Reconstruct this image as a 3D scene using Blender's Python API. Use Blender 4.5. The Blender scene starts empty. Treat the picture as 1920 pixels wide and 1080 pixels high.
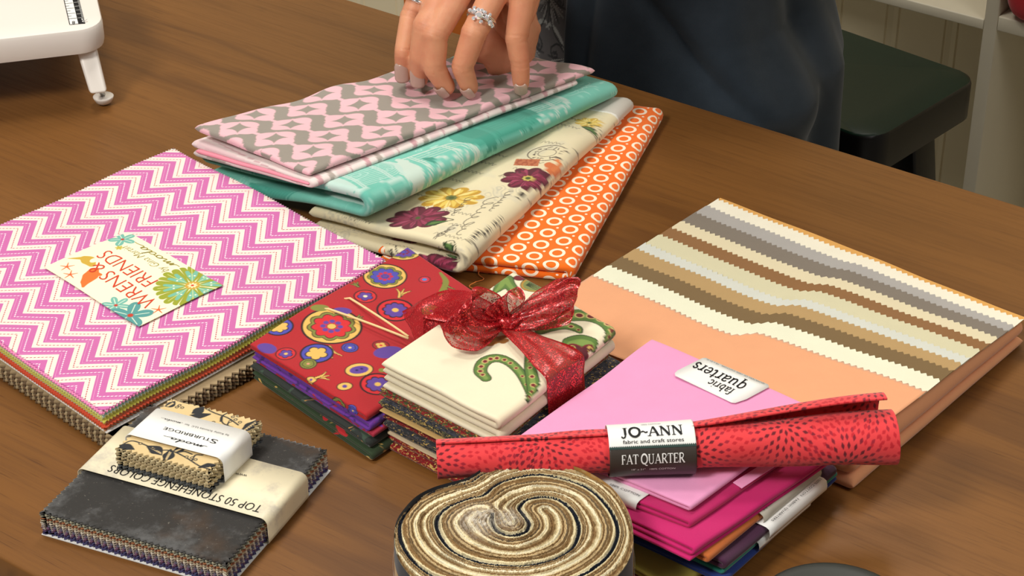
import bpy, bmesh, math
import numpy as np
from math import sin, cos, pi, radians, atan2, hypot
from mathutils import Vector, Matrix

scene = bpy.context.scene
COL = scene.collection
PI = math.pi

# ------------------------------------------------------------------ camera
TH = 0.75                      # height of the table top above the floor
F_PX, PITCH, ROLL, CAMH = 3841.0, radians(32.11), radians(-0.305), 0.789
_F = np.array([0, cos(PITCH), -sin(PITCH)])
_U0 = np.array([0, sin(PITCH), cos(PITCH)])
_R0 = np.array([1.0, 0, 0])
_R = cos(ROLL) * _R0 + sin(ROLL) * _U0
_U = -sin(ROLL) * _R0 + cos(ROLL) * _U0
cam_data = bpy.data.cameras.new('camera')
cam = bpy.data.objects.new('camera', cam_data)
COL.objects.link(cam)
scene.camera = cam
cam_data.sensor_width = 36.0
cam_data.lens = F_PX / 1920.0 * 36.0
cam_data.clip_start = 0.05
m = Matrix(((_R[0], _U[0], -_F[0], 0), (_R[1], _U[1], -_F[1], 0),
            (_R[2], _U[2], -_F[2], TH + CAMH), (0, 0, 0, 1)))
cam.matrix_world = m

def T(px, py, z=0.0):
    """measured point of the photograph -> plan position (x, y) at height z above the table top"""
    d = _F * F_PX + _R * (px - 960.0) + _U * (540.0 - py)
    t = (z - CAMH) / d[2]
    return np.array([d[0] * t, d[1] * t])

# ------------------------------------------------------------------ light
scene.view_settings.view_transform = 'Standard'
scene.view_settings.look = 'None'
scene.view_settings.gamma = 1.0
scene.view_settings.use_curve_mapping = False
scene.view_settings.exposure = 0.08
world = bpy.data.worlds.new('world')
scene.world = world
world.use_nodes = True
bg = world.node_tree.nodes['Background']
bg.inputs[0].default_value = (1.0, 0.95, 0.89, 1)
bg.inputs[1].default_value = 0.16

def area(name, loc, target, size, power, col):
    l = bpy.data.lights.new(name, 'AREA')
    l.shape = 'RECTANGLE'
    l.size, l.size_y = size
    l.energy = power
    l.color = col
    o = bpy.data.objects.new(name, l)
    COL.objects.link(o)
    o.location = loc
    o.rotation_euler = (Vector(target) - Vector(loc)).to_track_quat('-Z', 'Y').to_euler()
    return o
area('studio_lamp_key', (-1.10, 0.05, 2.45), (0.0, 1.25, TH), (0.45, 0.45), 33, (1.0, 0.955, 0.89))
area('added_fill_light', (1.2, 0.3, 2.6), (0.1, 1.3, TH), (0.9, 0.9), 12, (1.0, 0.97, 0.92))  # added fill to lift the right side, not an actual lamp
area('added_back_light', (0.2, 2.45, 2.75), (0.0, 1.3, TH), (0.5, 0.5), 13, (1.0, 0.94, 0.86))  # added light from behind, put in for the highlight on the stool

area('added_background_light', (-0.50, 1.65, 2.75), (0.45, 2.55, TH - .2), (0.5, 0.5), 18, (1.0, 0.96, 0.88))  # added to brighten the panelled wall and shelves, no real fixture there

# ------------------------------------------------------------------ object helpers
def tag(o, label=None, cat=None, group=None, kind=None):
    if label: o['label'] = label
    if cat: o['category'] = cat
    if group: o['group'] = group
    if kind: o['kind'] = kind
    return o

def thing(name, label, cat, loc=(0, 0, 0), group=None):
    o = bpy.data.objects.new(name, None)
    COL.objects.link(o)
    o.empty_display_size = 0.03
    o.location = loc
    bpy.context.view_layer.update()
    return tag(o, label, cat, group)

def link(name, me, mat=None, parent=None):
    o = bpy.data.objects.new(name, me)
    COL.objects.link(o)
    if mat is not None and len(me.materials) == 0:
        for mm in (mat if isinstance(mat, (list, tuple)) else [mat]):
            me.materials.append(mm)
    if parent is not None:
        o.parent = parent
        if parent.type == 'EMPTY': o.matrix_parent_inverse = Matrix.Translation(-parent.location)
    return o

def mesh_np(name, V, Fq, mat=None, parent=None, uv=None, col=None, smooth=True, mi=None):
    """V (n,3) table-relative metres; Fq (m,4) or (m,3) vertex indices"""
    V = np.asarray(V, dtype=np.float32).copy()
    V[:, 2] += TH
    Fq = np.asarray(Fq, dtype=np.int32)
    me = bpy.data.meshes.new(name)
    k = Fq.shape[1]
    me.vertices.add(len(V)); me.vertices.foreach_set('co', V.ravel())
    me.loops.add(Fq.size); me.loops.foreach_set('vertex_index', Fq.ravel())
    me.polygons.add(len(Fq))
    me.polygons.foreach_set('loop_start', np.arange(0, Fq.size, k, dtype=np.int32))
    me.polygons.foreach_set('loop_total', np.full(len(Fq), k, dtype=np.int32))
    if mi is not None: me.polygons.foreach_set('material_index', np.asarray(mi, dtype=np.int32))
    me.update(calc_edges=True)
    me.validate()
    me.polygons.foreach_set('use_smooth', np.full(len(me.polygons), smooth, dtype=bool))
    if uv is not None:
        l = me.uv_layers.new(name='UVMap')
        idx = np.empty(len(me.loops), dtype=np.int32); me.loops.foreach_get('vertex_index', idx)
        l.data.foreach_set('uv', np.asarray(uv, dtype=np.float32)[idx].ravel())
    if col is not None:
        a = me.color_attributes.new('print', 'FLOAT_COLOR', 'POINT')
        c = np.ones((len(V), 4), dtype=np.float32); c[:, :3] = col
        a.data.foreach_set('color', c.ravel())
    return link(name, me, mat, parent)

def mesh_py(name, V, F, mat=None, parent=None, smooth=False, bevel=0, seg=2, mi=None):
    me = bpy.data.meshes.new(name)
    me.from_pydata([(v[0], v[1], v[2] + TH) for v in V], [], F)
    me.update()
    if bevel:
        bm = bmesh.new(); bm.from_mesh(me)
        bmesh.ops.bevel(bm, geom=[e for e in bm.edges if e.calc_face_angle(0) > 0.5], offset=bevel, segments=seg, affect='EDGES', profile=0.5)
        bm.to_mesh(me); bm.free(); smooth = True
    if mi is not None:
        for p, i in zip(me.polygons, mi): p.material_index = i
    for p in me.polygons: p.use_smooth = smooth
    if bevel:
        me.update()
        try: me.set_sharp_from_angle(angle=radians(50))
        except Exception: pass
    return link(name, me, mat, parent)

def grid_faces(nu, nv, base=0, flip=False):
    i, j = np.meshgrid(np.arange(nu - 1), np.arange(nv - 1), indexing='ij')
    a = base + i * nv + j
    q = np.stack([a, a + nv, a + nv + 1, a + 1], -1).reshape(-1, 4)
    return q[:, ::-1] if flip else q

def prism(name, poly, z0, z1, mat, parent=None, bevel=0, seg=2, smooth=False):
    n = len(poly)
    V = [(p[0], p[1], z0) for p in poly] + [(p[0], p[1], z1) for p in poly]
    F = [tuple(range(n - 1, -1, -1)), tuple(range(n, 2 * n))] + [(i, (i + 1) % n, n + (i + 1) % n, n + i) for i in range(n)]
    ar = sum(poly[i][0] * poly[(i + 1) % n][1] - poly[(i + 1) % n][0] * poly[i][1] for i in range(n))
    if ar < 0: F = [f[::-1] for f in F]
    return mesh_py(name, V, F, mat, parent, smooth, bevel, seg)

def box_between(name, c, ex, ey, sx, sy, z0, z1, mat, parent=None, bevel=0, seg=2):
    """box on plan centre c, axes ex, ey (unit), full sizes sx, sy"""
    c = np.array(c, float); ex = np.array(ex); ey = np.array(ey)
    P = [c - ex * sx / 2 - ey * sy / 2, c + ex * sx / 2 - ey * sy / 2, c + ex * sx / 2 + ey * sy / 2, c - ex * sx / 2 + ey * sy / 2]
    return prism(name, P, z0, z1, mat, parent, bevel, seg)

def tube(name, pts, rad, mat, parent=None, n=10, caps=True):
    """pts table-relative 3D, rad float or list"""
    pts = [Vector(p) for p in pts]
    if not hasattr(rad, '__len__'): rad = [rad] * len(pts)
    V = []; F = []
    prev = None
    for i, p in enumerate(pts):
        d = (pts[min(i + 1, len(pts) - 1)] - pts[max(i - 1, 0)]).normalized()
        if prev is None:
            a = d.orthogonal().normalized()
        else:
            a = (prev - d * prev.dot(d)).normalized()
        prev = a; b = d.cross(a)
        for k in range(n):
            t = 2 * PI * k / n
            V.append(p + (a * cos(t) + b * sin(t)) * rad[i])
    for i in range(len(pts) - 1):
        for k in range(n):
            F.append((i * n + k, i * n + (k + 1) % n, (i + 1) * n + (k + 1) % n, (i + 1) * n + k))
    if caps:
        F.append(tuple(range(n - 1, -1, -1))); F.append(tuple((len(pts) - 1) * n + k for k in range(n)))
    return mesh_py(name, V, F, mat, parent, smooth=True)

def smooth_curve(P, per=8, closed=False):
    P = [np.array(p, float) for p in P]
    n = len(P); out = []
    rng = range(n if closed else n - 1)
    for i in rng:
        p0 = P[(i - 1) % n] if (closed or i > 0) else 2 * P[0] - P[1]
        p1 = P[i]; p2 = P[(i + 1) % n]
        p3 = P[(i + 2) % n] if (closed or i + 2 < n) else 2 * P[-1] - P[-2]
        for k in range(per):
            t = k / per
            out.append(0.5 * ((2 * p1) + (-p0 + p2) * t + (2 * p0 - 5 * p1 + 4 * p2 - p3) * t * t + (-p0 + 3 * p1 - 3 * p2 + p3) * t ** 3))
    if not closed: out.append(P[-1])
    return np.array(out)

def wob(x, y, seed, scale, n=5):
    """smooth pseudo random field, about -1..1"""
    r = np.random.RandomState(seed)
    out = np.zeros_like(np.asarray(x, float) + np.asarray(y, float))
    for i in range(n):
        a = r.rand() * 2 * PI; k = (0.6 + r.rand() * 1.2) * 2 * PI / scale
        out = out + np.sin((x * cos(a) + y * sin(a)) * k + r.rand() * 6.28)
    return out / n * 1.5

def sstep(a, b, x):
    t = np.clip((x - a) / (b - a), 0, 1)
    return t * t * (3 - 2 * t)

def lin(h):
    """sRGB 0..255 triple -> linear"""
    c = np.array(h, float) / 255.0
    return np.where(c <= 0.04045, c / 12.92, ((c + 0.055) / 1.055) ** 2.4)

# ------------------------------------------------------------------ node maths
class N:
    def __init__(s, t, sock): s.t = t; s.s = sock
    def _m(s, op, *a):
        n = s.t.nodes.new('ShaderNodeMath'); n.operation = op
        for i, v in enumerate(a):
            if isinstance(v, N): s.t.links.new(v.s, n.inputs[i])
            else: n.inputs[i].default_value = float(v)
        return N(s.t, n.outputs[0])
    def __add__(s, o): return s._m('ADD', s, o)
    __radd__ = __add__
    def __sub__(s, o): return s._m('SUBTRACT', s, o)
    def __rsub__(s, o): return s._m('SUBTRACT', o, s)
    def __mul__(s, o): return s._m('MULTIPLY', s, o)
    __rmul__ = __mul__
    def __truediv__(s, o): return s._m('DIVIDE', s, o)
    def abs(s): return s._m('ABSOLUTE', s)
    def frac(s): return s._m('FRACT', s)
    def floor(s): return s._m('FLOOR', s)
    def sin(s): return s._m('SINE', s)
    def sqrt(s): return s._m('SQRT', s)
    def pow(s, e): return s._m('POWER', s, e)
    def min(s, o): return s._m('MINIMUM', s, o)
    def max(s, o): return s._m('MAXIMUM', s, o)
    def lt(s, o): return s._m('LESS_THAN', s, o)
    def gt(s, o): return s._m('GREATER_THAN', s, o)
    def ping(s, o): return s._m('PINGPONG', s, o)
    def ss(s, a, b):
        n = s.t.nodes.new('ShaderNodeMapRange'); n.interpolation_type = 'SMOOTHSTEP'
        s.t.links.new(s.s, n.inputs[0]); n.inputs[1].default_value = a; n.inputs[2].default_value = b
        return N(s.t, n.outputs[0])

class Mat:
    def __init__(s, name, rough=0.8, spec=0.3):
        s.m = bpy.data.materials.new(name); s.m.use_nodes = True
        s.t = s.m.node_tree; s.b = s.t.nodes['Principled BSDF']
        s.b.inputs['Roughness'].default_value = rough
        s.b.inputs['Specular IOR Level'].default_value = spec
    def set(s, k, v):
        if isinstance(v, N): s.t.links.new(v.s, s.b.inputs[k])
        elif hasattr(v, 'is_output'): s.t.links.new(v, s.b.inputs[k])
        else: s.b.inputs[k].default_value = v
        return s
    def coords(s, kind='UV', obj=False):
        n = s.t.nodes.new('ShaderNodeTexCoord')
        return n.outputs[kind]
    def xyz(s, vec):
        n = s.t.nodes.new('ShaderNodeSeparateXYZ'); s.t.links.new(vec, n.inputs[0])
        return [N(s.t, n.outputs[i]) for i in range(3)]
    def comb(s, x, y, z=0):
        n = s.t.nodes.new('ShaderNodeCombineXYZ')
        for i, v in enumerate((x, y, z)):
            if isinstance(v, N): s.t.links.new(v.s, n.inputs[i])
            else: n.inputs[i].default_value = v
        return n.outputs[0]
    def noise(s, vec, scale, detail=3, rough=0.5, out=0, dist=0.0):
        n = s.t.nodes.new('ShaderNodeTexNoise'); s.t.links.new(vec, n.inputs['Vector'])
        n.inputs['Scale'].default_value = scale; n.inputs['Detail'].default_value = detail
        n.inputs['Roughness'].default_value = rough; n.inputs['Distortion'].default_value = dist
        return N(s.t, n.outputs[0]) if out == 0 else n.outputs[1]
    def voro(s, vec, scale, feat='F1', out=0, rnd=1.0):
        n = s.t.nodes.new('ShaderNodeTexVoronoi'); s.t.links.new(vec, n.inputs['Vector'])
        n.feature = feat; n.inputs['Scale'].default_value = scale; n.inputs['Randomness'].default_value = rnd
        return N(s.t, n.outputs[0]) if out == 0 else n.outputs[out]
    def mix(s, f, a, b, mode='MIX'):
        n = s.t.nodes.new('ShaderNodeMix'); n.data_type = 'RGBA'; n.blend_type = mode
        def put(sock, v):
            if isinstance(v, N): s.t.links.new(v.s, sock)
            elif hasattr(v, 'is_output'): s.t.links.new(v, sock)
            elif hasattr(v, '__len__'): sock.default_value = (*[float(q) for q in v[:3]], 1)
            else: sock.default_value = float(v)
        put(n.inputs[0], f); put(n.inputs[6], a); put(n.inputs[7], b)
        return n.outputs[2]
    def bump(s, h, dist, strength=1.0):
        n = s.t.nodes.new('ShaderNodeBump')
        s.t.links.new(h.s if isinstance(h, N) else h, n.inputs['Height'])
        n.inputs['Distance'].default_value = dist; n.inputs['Strength'].default_value = strength
        s.t.links.new(n.outputs[0], s.b.inputs['Normal'])
        return s
    def print_(s):
        n = s.t.nodes.new('ShaderNodeAttribute'); n.attribute_name = 'print'
        return n.outputs['Color']
    def cloth(s, color, var=0.06, strength=0.35, sheen=0.25, scale=1.0):
        """fine woven cotton: colour with a faint thread variation and a thread bump"""
        g = s.t.nodes.new('ShaderNodeNewGeometry').outputs['Position']
        big = s.noise(g, 60 * scale, 3)
        fine = s.noise(g, 1500 * scale, 2, 0.6)
        k = (big - 0.5) * var * 1.5 + (fine - 0.5) * var + 1.0
        v = s.mix(1.0, color, s.comb(k, k, k), 'MULTIPLY')
        s.set('Base Color', v)
        if 'Sheen Weight' in s.b.inputs:
            s.b.inputs['Sheen Weight'].default_value = sheen
            s.b.inputs['Sheen Roughness'].default_value = 0.5
        s.bump(fine * 0.4 + big * 0.6, 0.0006, strength)
        return s.m

_cm = {}
def cloth_mat(rgb, rough=0.85, **k):
    key = (tuple(rgb), rough, tuple(sorted(k.items())))
    if key not in _cm:
        _cm[key] = Mat('cotton', rough, 0.25).cloth(tuple(lin(rgb)), **k)
    return _cm[key]
def plain(name, rgb, rough=0.5, spec=0.5, metal=0.0, var=0.04):
    M_ = Mat(name, rough, spec)
    g = M_.t.nodes.new('ShaderNodeNewGeometry').outputs['Position']
    k = (M_.noise(g, 40, 3) - 0.5) * var * 2 + 1.0
    M_.set('Base Color', M_.mix(1.0, tuple(lin(rgb)), M_.comb(k, k, k), 'MULTIPLY'))
    M_.set('Metallic', metal)
    return M_.m
PRINT = Mat('printed_cotton', 0.82, 0.25); PRINT.cloth(PRINT.print_(), var=0.05); PRINT = PRINT.m
PAPER_PRINT = Mat('printed_card', 0.5, 0.4); PAPER_PRINT.set('Base Color', PAPER_PRINT.print_()); PAPER_PRINT = PAPER_PRINT.m
WHITE_PAPER = plain('white_paper', (236, 236, 232), 0.45, 0.4, var=0.01)
INK = plain('black_ink', (28, 28, 30), 0.6, 0.2)

# ------------------------------------------------------------------ painting on vertices
class Paint:
    """colours points (x, y in metres) with flat print motifs"""
    def __init__(s, x, y, base):
        s.x = x; s.y = y
        s.c = np.empty((len(x), 3)); s.c[:] = lin(base)
    def put(s, mask, rgb):
        m_ = np.clip(mask, 0, 1)[:, None]
        s.c = s.c * (1 - m_) + lin(rgb)[None] * m_
    def sub(s, cx, cy, r):
        return np.nonzero((np.abs(s.x - cx) < r) & (np.abs(s.y - cy) < r))[0]
    def disc(s, c, r, rgb, asp=1.0, ang=0.0, e=0.0003):
        i = s.sub(c[0], c[1], r * max(asp, 1) * 1.3 + .001)
        if len(i) == 0: return
        dx = s.x[i] - c[0]; dy = s.y[i] - c[1]
        a = dx * cos(ang) + dy * sin(ang); b = -dx * sin(ang) + dy * cos(ang)
        d = np.hypot(a / asp, b) - r
        m_ = sstep(e, -e, d)[:, None]
        s.c[i] = s.c[i] * (1 - m_) + lin(rgb) * m_
    def petals(s, c, r, n, depth, rgb, rot=0.0, asp=1.0, ang=0.0, power=1.0):
        i = s.sub(c[0], c[1], r * max(asp, 1) * 1.3 + .001)
        if len(i) == 0: return
        dx = s.x[i] - c[0]; dy = s.y[i] - c[1]
        a = (dx * cos(ang) + dy * sin(ang)) / asp; b = -dx * sin(ang) + dy * cos(ang)
        th = np.arctan2(b, a) + rot
        R = r * (1 - depth + depth * np.abs(np.cos(th * n / 2)) ** power)
        d = np.hypot(a, b) - R
        m_ = sstep(.0003, -.0003, d)[:, None]
        s.c[i] = s.c[i] * (1 - m_) + lin(rgb) * m_
    def text(s, txt, p0, p1, cap, rgb, up=1, offset=0.0, shear=0.0):
        V, F = text_geo(txt, offset, shear)
        p0 = np.array(p0, float); p1 = np.array(p1, float); L = np.linalg.norm(p1 - p0); d = (p1 - p0) / L; nr = np.array([-d[1], d[0]]) * up
        x = (V[:, 0] - V[:, 0].min()) * L / (V[:, 0].max() - V[:, 0].min()); y = V[:, 1] * cap / .70
        P = p0 + x[:, None] * d + y[:, None] * nr
        lo, hi = P.min(0), P.max(0)
        i = np.nonzero((s.x > lo[0]) & (s.x < hi[0]) & (s.y > lo[1]) & (s.y < hi[1]))[0]
        if len(i) == 0: return
        X = s.x[i]; Y = s.y[i]; ins = np.zeros(len(i), bool)
        for f in F:
            a, b, c = P[f]
            e = lambda p, q: (q[0] - p[0]) * (Y - p[1]) - (q[1] - p[1]) * (X - p[0])
            u, v, w = e(a, b), e(b, c), e(c, a)
            ins |= ((u >= 0) & (v >= 0) & (w >= 0)) | ((u <= 0) & (v <= 0) & (w <= 0))
        s.c[i[ins]] = lin(rgb)
    def poly(s, pts, w0, rgb, w1=None, curve=True, e=0.00025):
        """thick stroke; w0 half width at start, w1 at end (or list)"""
        P = smooth_curve(pts, 6) if curve and len(pts) > 2 else np.array([np.array(p, float) for p in pts])
        if w1 is None: w1 = w0
        n = len(P) - 1
        if hasattr(w0, '__len__'): W = np.interp(np.linspace(0, 1, n + 1), np.linspace(0, 1, len(w0)), w0)
        else: W = np.linspace(w0, w1, n + 1)
        mx = W.max() + .001
        i = np.nonzero((s.x > P[:, 0].min() - mx) & (s.x < P[:, 0].max() + mx) & (s.y > P[:, 1].min() - mx) & (s.y < P[:, 1].max() + mx))[0]
        if len(i) == 0: return
        X = s.x[i]; Y = s.y[i]; best = np.full(len(i), 1e9)
        for k in range(n):
            a = P[k]; d = P[k + 1] - a; L2 = d @ d + 1e-18
            t = np.clip(((X - a[0]) * d[0] + (Y - a[1]) * d[1]) / L2, 0, 1)
            dd = np.hypot(X - a[0] - t * d[0], Y - a[1] - t * d[1]) - (W[k] + (W[k + 1] - W[k]) * t)
            best = np.minimum(best, dd)
        m_ = sstep(e, -e, best)[:, None]
        s.c[i] = s.c[i] * (1 - m_) + lin(rgb) * m_

# ------------------------------------------------------------------ cloth builders
def bil(Q, w, v):
    """Q = [B, C, A, D]; w 0..1 from the fold edge B-C to A-D, v 0..1 from B-A to C-D"""
    B, C, A, D = [np.array(q, float) for q in Q]
    w = w[..., None]; v = v[..., None]
    return (1 - w) * ((1 - v) * B + v * C) + w * ((1 - v) * A + v * D)

def folded(name, parent, mat, Q, zb, t, n=2, g=0.0006, res=0.0015, paint=None, hs=(1, 1, 1, 1),
           wave=0.0008, wscale=0.09, seed=1, ends=0.0, rim=0.5, k=1.0, sag=None, side=0.0, lobes=None):
    """a cloth folded n times: serpentine thick sheet over the plan quad Q, base heights zb at its corners"""
    B, C, A, D = [np.array(q, float) for q in Q]
    W = 0.5 * (np.linalg.norm(A - B) + np.linalg.norm(D - C)); L = 0.5 * (np.linalg.norm(C - B) + np.linalg.norm(D - A))
    Ht = n * t + (n - 1) * g
    r = (t + g) / 2
    rs = np.random.RandomState(seed)
    cw = []; cz = []; lob = []
    for i in range(n):
        zc = Ht - t / 2 - i * (t + g)
        lo = t / 2 if (i == n - 1 and n % 2 == 1) else r + t / 2
        hi = W - (r + t / 2)
        if i == 0: hi = W
        if i == n - 1 and n % 2 == 0: hi = W * (1 - 0.01 * rs.rand())
        if i == n - 1 and n % 2 == 1: lo = 0
        m_ = max(3, int((hi - lo) / res) + 1)
        a = np.linspace(hi, lo, m_) if i % 2 == 0 else np.linspace(lo, hi, m_)
        if i == 0:   # cluster at the free rim
            a = np.concatenate([hi - t / 2 * rim * 2 * (1 - np.cos(np.linspace(0, PI / 2, 5)))[:-1], a[a < hi - t * rim]])
        if i == n - 1:
            end = a[-1]; dirn = 1 if i % 2 else -1
            a = np.concatenate([a[(end - a) * dirn > t * rim], end - dirn * t * rim * (1 - np.cos(np.linspace(PI / 2, 0, 5)))[0:]])
        cw += list(a); cz += [zc] * len(a); lob += [i] * len(a)
        if i < n - 1:
            th = np.linspace(0, PI, 9)[1:-1]
            cx = (r + t / 2) if i % 2 == 0 else W - (r + t / 2)
            sg = -1 if i % 2 == 0 else 1
            cw += list(cx + sg * r * np.sin(th)); cz += list(zc - r + r * np.cos(th)); lob += list(i + th / PI)
    cw = np.array(cw); cz = np.array(cz); lob = np.array(lob)
    s = np.concatenate([[0], np.cumsum(np.hypot(np.diff(cw), np.diff(cz)))])
    tw = np.gradient(cw, s + np.arange(len(s)) * 1e-12); tz = np.gradient(cz, s + np.arange(len(s)) * 1e-12)
    ln = np.hypot(tw, tz) + 1e-12; nw, nz = -tz / ln, tw / ln          # left normal; outer side chosen below
    nw, nz = -nw, -nz
    S = s[-1]
    vl = np.linspace(0, L, max(4, int(L / res) + 1))
    e = t * rim
    c5 = e * (1 - np.cos(np.linspace(0, PI / 2, 5)))
    vl = np.concatenate([c5[:-1], vl[(vl > e) & (vl < L - e)], L - c5[::-1][1:]])
    def rimf(d): return np.sqrt(np.clip(1 - (1 - np.clip(d / e, 0, 1)) ** 2, 0, 1))
    h = t / 2 * rimf(np.minimum(s, S - s))[:, None] * rimf(np.minimum(vl, L - vl))[None]
    M_, K = len(s), len(vl)
    off = np.interp(lob, np.arange(n + 1), rs.randn(n + 1)) * ends
    if lobes is not None: off = np.interp(lob, np.arange(n + 1), list(lobes) + [lobes[-1]])
    V = []; UV = []; vv0 = np.broadcast_to(vl[None] / L, (M_, K)); 
    CW = np.broadcast_to(cw[:, None], (M_, K)); CZ = np.broadcast_to(cz[:, None], (M_, K))
    for sg in (1, -1):
        w = CW + sg * nw[:, None] * h; z = CZ + sg * nz[:, None] * h
        wn = w / W + side * wob(vv0 * L, CZ * 3, seed + 7, 0.12) * (1 - np.clip(w / W, 0, 1))
        vn = vv0 + (1 - vv0) * (off / L)[:, None]
        P = bil((B, C, A, D), wn, vn)
        hz = (1 - wn) * ((1 - vn) * hs[0] + vn * hs[1]) + wn * ((1 - vn) * hs[2] + vn * hs[3])
        zz = z * hz + (1 - wn) * ((1 - vn) * zb[0] + vn * zb[1]) + wn * ((1 - vn) * zb[2] + vn * zb[3])
        zz = zz + wave * (0.3 + z / Ht) * wob(P[..., 0], P[..., 1], seed, wscale)
        if sag is not None: zz = zz + sag(P[..., 0], P[..., 1], wn, vn, z / Ht)
        zt = Ht * hz + (1 - wn) * ((1 - vn) * zb[0] + vn * zb[1]) + wn * ((1 - vn) * zb[2] + vn * zb[3])
        V.append(np.dstack([P, zz]).reshape(-1, 3))
        dr = k * np.clip(zt - zz, 0, 1)
        fa = np.clip(1.2 - wn * W / t, 0, 1); fb = np.clip(1.2 - vn * L / t, 0, 1) * (1 - fa * .999)
        dW = (B - A) / np.linalg.norm(B - A); dV = (B - C) / np.linalg.norm(B - C)
        UV.append(np.dstack([P[..., 0] + dr * (dW[0] * fa + dV[0] * fb), P[..., 1] + dr * (dW[1] * fa + dV[1] * fb)]).reshape(-1, 2))
    V = np.vstack(V); UV = np.vstack(UV)
    idx = np.arange(M_ * K).reshape(M_, K)
    inner = idx + M_ * K
    inner[0] = idx[0]; inner[-1] = idx[-1]; inner[:, 0] = idx[:, 0]; inner[:, -1] = idx[:, -1]
    def qf(I, flip):
        q = np.stack([I[:-1, :-1], I[1:, :-1], I[1:, 1:], I[:-1, 1:]], -1).reshape(-1, 4)
        return q[:, ::-1] if flip else q
    cross = (A[0] - B[0]) * (C[1] - B[1]) - (A[1] - B[1]) * (C[0] - B[0])
    fl = cross > 0
    Fq = np.vstack([qf(idx, fl), qf(inner, not fl)])
    col = None
    if paint is not None: col = paint(UV[:, 0], UV[:, 1], V[:, 2])
    return mesh_np(name, V, Fq, mat, parent, uv=UV, col=col)

def pinked(name, parent, mat, O, eu, ev, nu, nv, tooth, z, th, phase=0, zf=None, paint=None, full=False, depth=None, sides='uvUV', res=None):
    """a flat piece with zigzag (pinked) edges; O corner, eu/ev full edge vectors, z bottom height"""
    O = np.array(O, float); eu = np.array(eu, float); ev = np.array(ev, float)
    Lu, Lv = np.linalg.norm(eu), np.linalg.norm(ev)
    if depth is None: depth = tooth * 0.5
    a = max(4, int(round(Lu / tooth)) * 2); b = max(4, int(round(Lv / tooth)) * 2)
    if full:
        sub = max(1, int(round((Lu / a) / (res or (Lu / a)))))
        A_, B_ = a * sub, b * sub
        i, j = np.meshgrid(np.arange(A_ + 1), np.arange(B_ + 1), indexing='ij')
        def tri(k): return np.abs(((k / sub + phase) % 2) - 1)     # 0..1..0 along the edge
        U = i / A_; Vv = j / B_
        du = depth / Lu; dv = depth / Lv
        bw = 3.0 * tooth
        def fall(d): return np.clip(1 - d / bw, 0, 1)
        us = U + (tri(j) * du * fall(U * Lu) * (1 if 'u' in sides else 0)) - (tri(j) * du * fall((1 - U) * Lu) * (1 if 'U' in sides else 0))
        vs = Vv + (tri(i) * dv * fall(Vv * Lv) * (1 if 'v' in sides else 0)) - (tri(i) * dv * fall((1 - Vv) * Lv) * (1 if 'V' in sides else 0))
        P = O + us[..., None] * eu + vs[..., None] * ev
        zz = z + (zf(P[..., 0], P[..., 1]) if zf else 0 * us)
        n1 = (A_ + 1) * (B_ + 1)
        top = np.dstack([P, zz + th]).reshape(-1, 3)
        ring = np.concatenate([np.arange(A_ + 1) * (B_ + 1), A_ * (B_ + 1) + np.arange(1, B_ + 1), (np.arange(A_ - 1, -1, -1)) * (B_ + 1) + B_, np.arange(B_ - 1, 0, -1)])
        bot = top[ring] - np.array([0, 0, th])
        V = np.vstack([top, bot])
        Fq = grid_faces(A_ + 1, B_ + 1)
        m_ = len(ring); r2 = n1 + np.arange(m_)
        Fs = np.stack([ring, r2, np.roll(r2, -1), np.roll(ring, -1)], -1)
        cr = eu[0] * ev[1] - eu[1] * ev[0]
        Fq = np.vstack([Fq, Fs])
        if cr < 0: Fq = Fq[:, ::-1]
        UV = V[:, :2].copy(); col = paint(UV[:, 0], UV[:, 1], V[:, 2]) if paint else None
        return mesh_np(name, V, Fq, mat, parent, uv=UV, col=col, smooth=True)
    per = []
    def edge(k0, k1, p0, p1, inn, on):
        for k_ in range(k0):
            f = k_ / k0; q = p0 + (p1 - p0) * f
            if k_ == 0: per.append((q, q + k1)); continue
            d = depth * (abs(((k_ + phase) % 2) - 1)) * (1 if on else 0)
            per.append((q + inn * d, q + inn * 3 * tooth))
    nu_ = ev / Lv; nv_ = -eu / Lu
    c1 = 3 * tooth * (eu / Lu + ev / Lv)
    edge(a, c1, O, O + eu, ev / Lv, 'v' in sides)
    edge(b, 3 * tooth * (-eu / Lu + ev / Lv), O + eu, O + eu + ev, -eu / Lu, 'U' in sides)
    edge(a, 3 * tooth * (-eu / Lu - ev / Lv), O + eu + ev, O + ev, -ev / Lv, 'V' in sides)
    edge(b, 3 * tooth * (eu / Lu - ev / Lv), O + ev, O, eu / Lu, 'u' in sides)
    m_ = len(per); out = np.array([p[0] for p in per]); inn = np.array([p[1] for p in per])
    def zz(P): return z + (zf(P[:, 0], P[:, 1]) if zf else np.zeros(len(P)))
    V = np.vstack([np.column_stack([out, zz(out) + th]), np.column_stack([inn, zz(inn) + th]), np.column_stack([out, zz(out)])])
    ar = np.arange(m_); nx = (ar + 1) % m_
    F1 = np.stack([ar, nx, nx + m_, ar + m_], -1); F2 = np.stack([ar, ar + 2 * m_, nx + 2 * m_, nx], -1)
    Fq = np.vstack([F1, F2])
    if eu[0] * ev[1] - eu[1] * ev[0] < 0: Fq = Fq[:, ::-1]
    return mesh_np(name, V, Fq, mat, parent, uv=V[:, :2], smooth=False)

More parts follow.
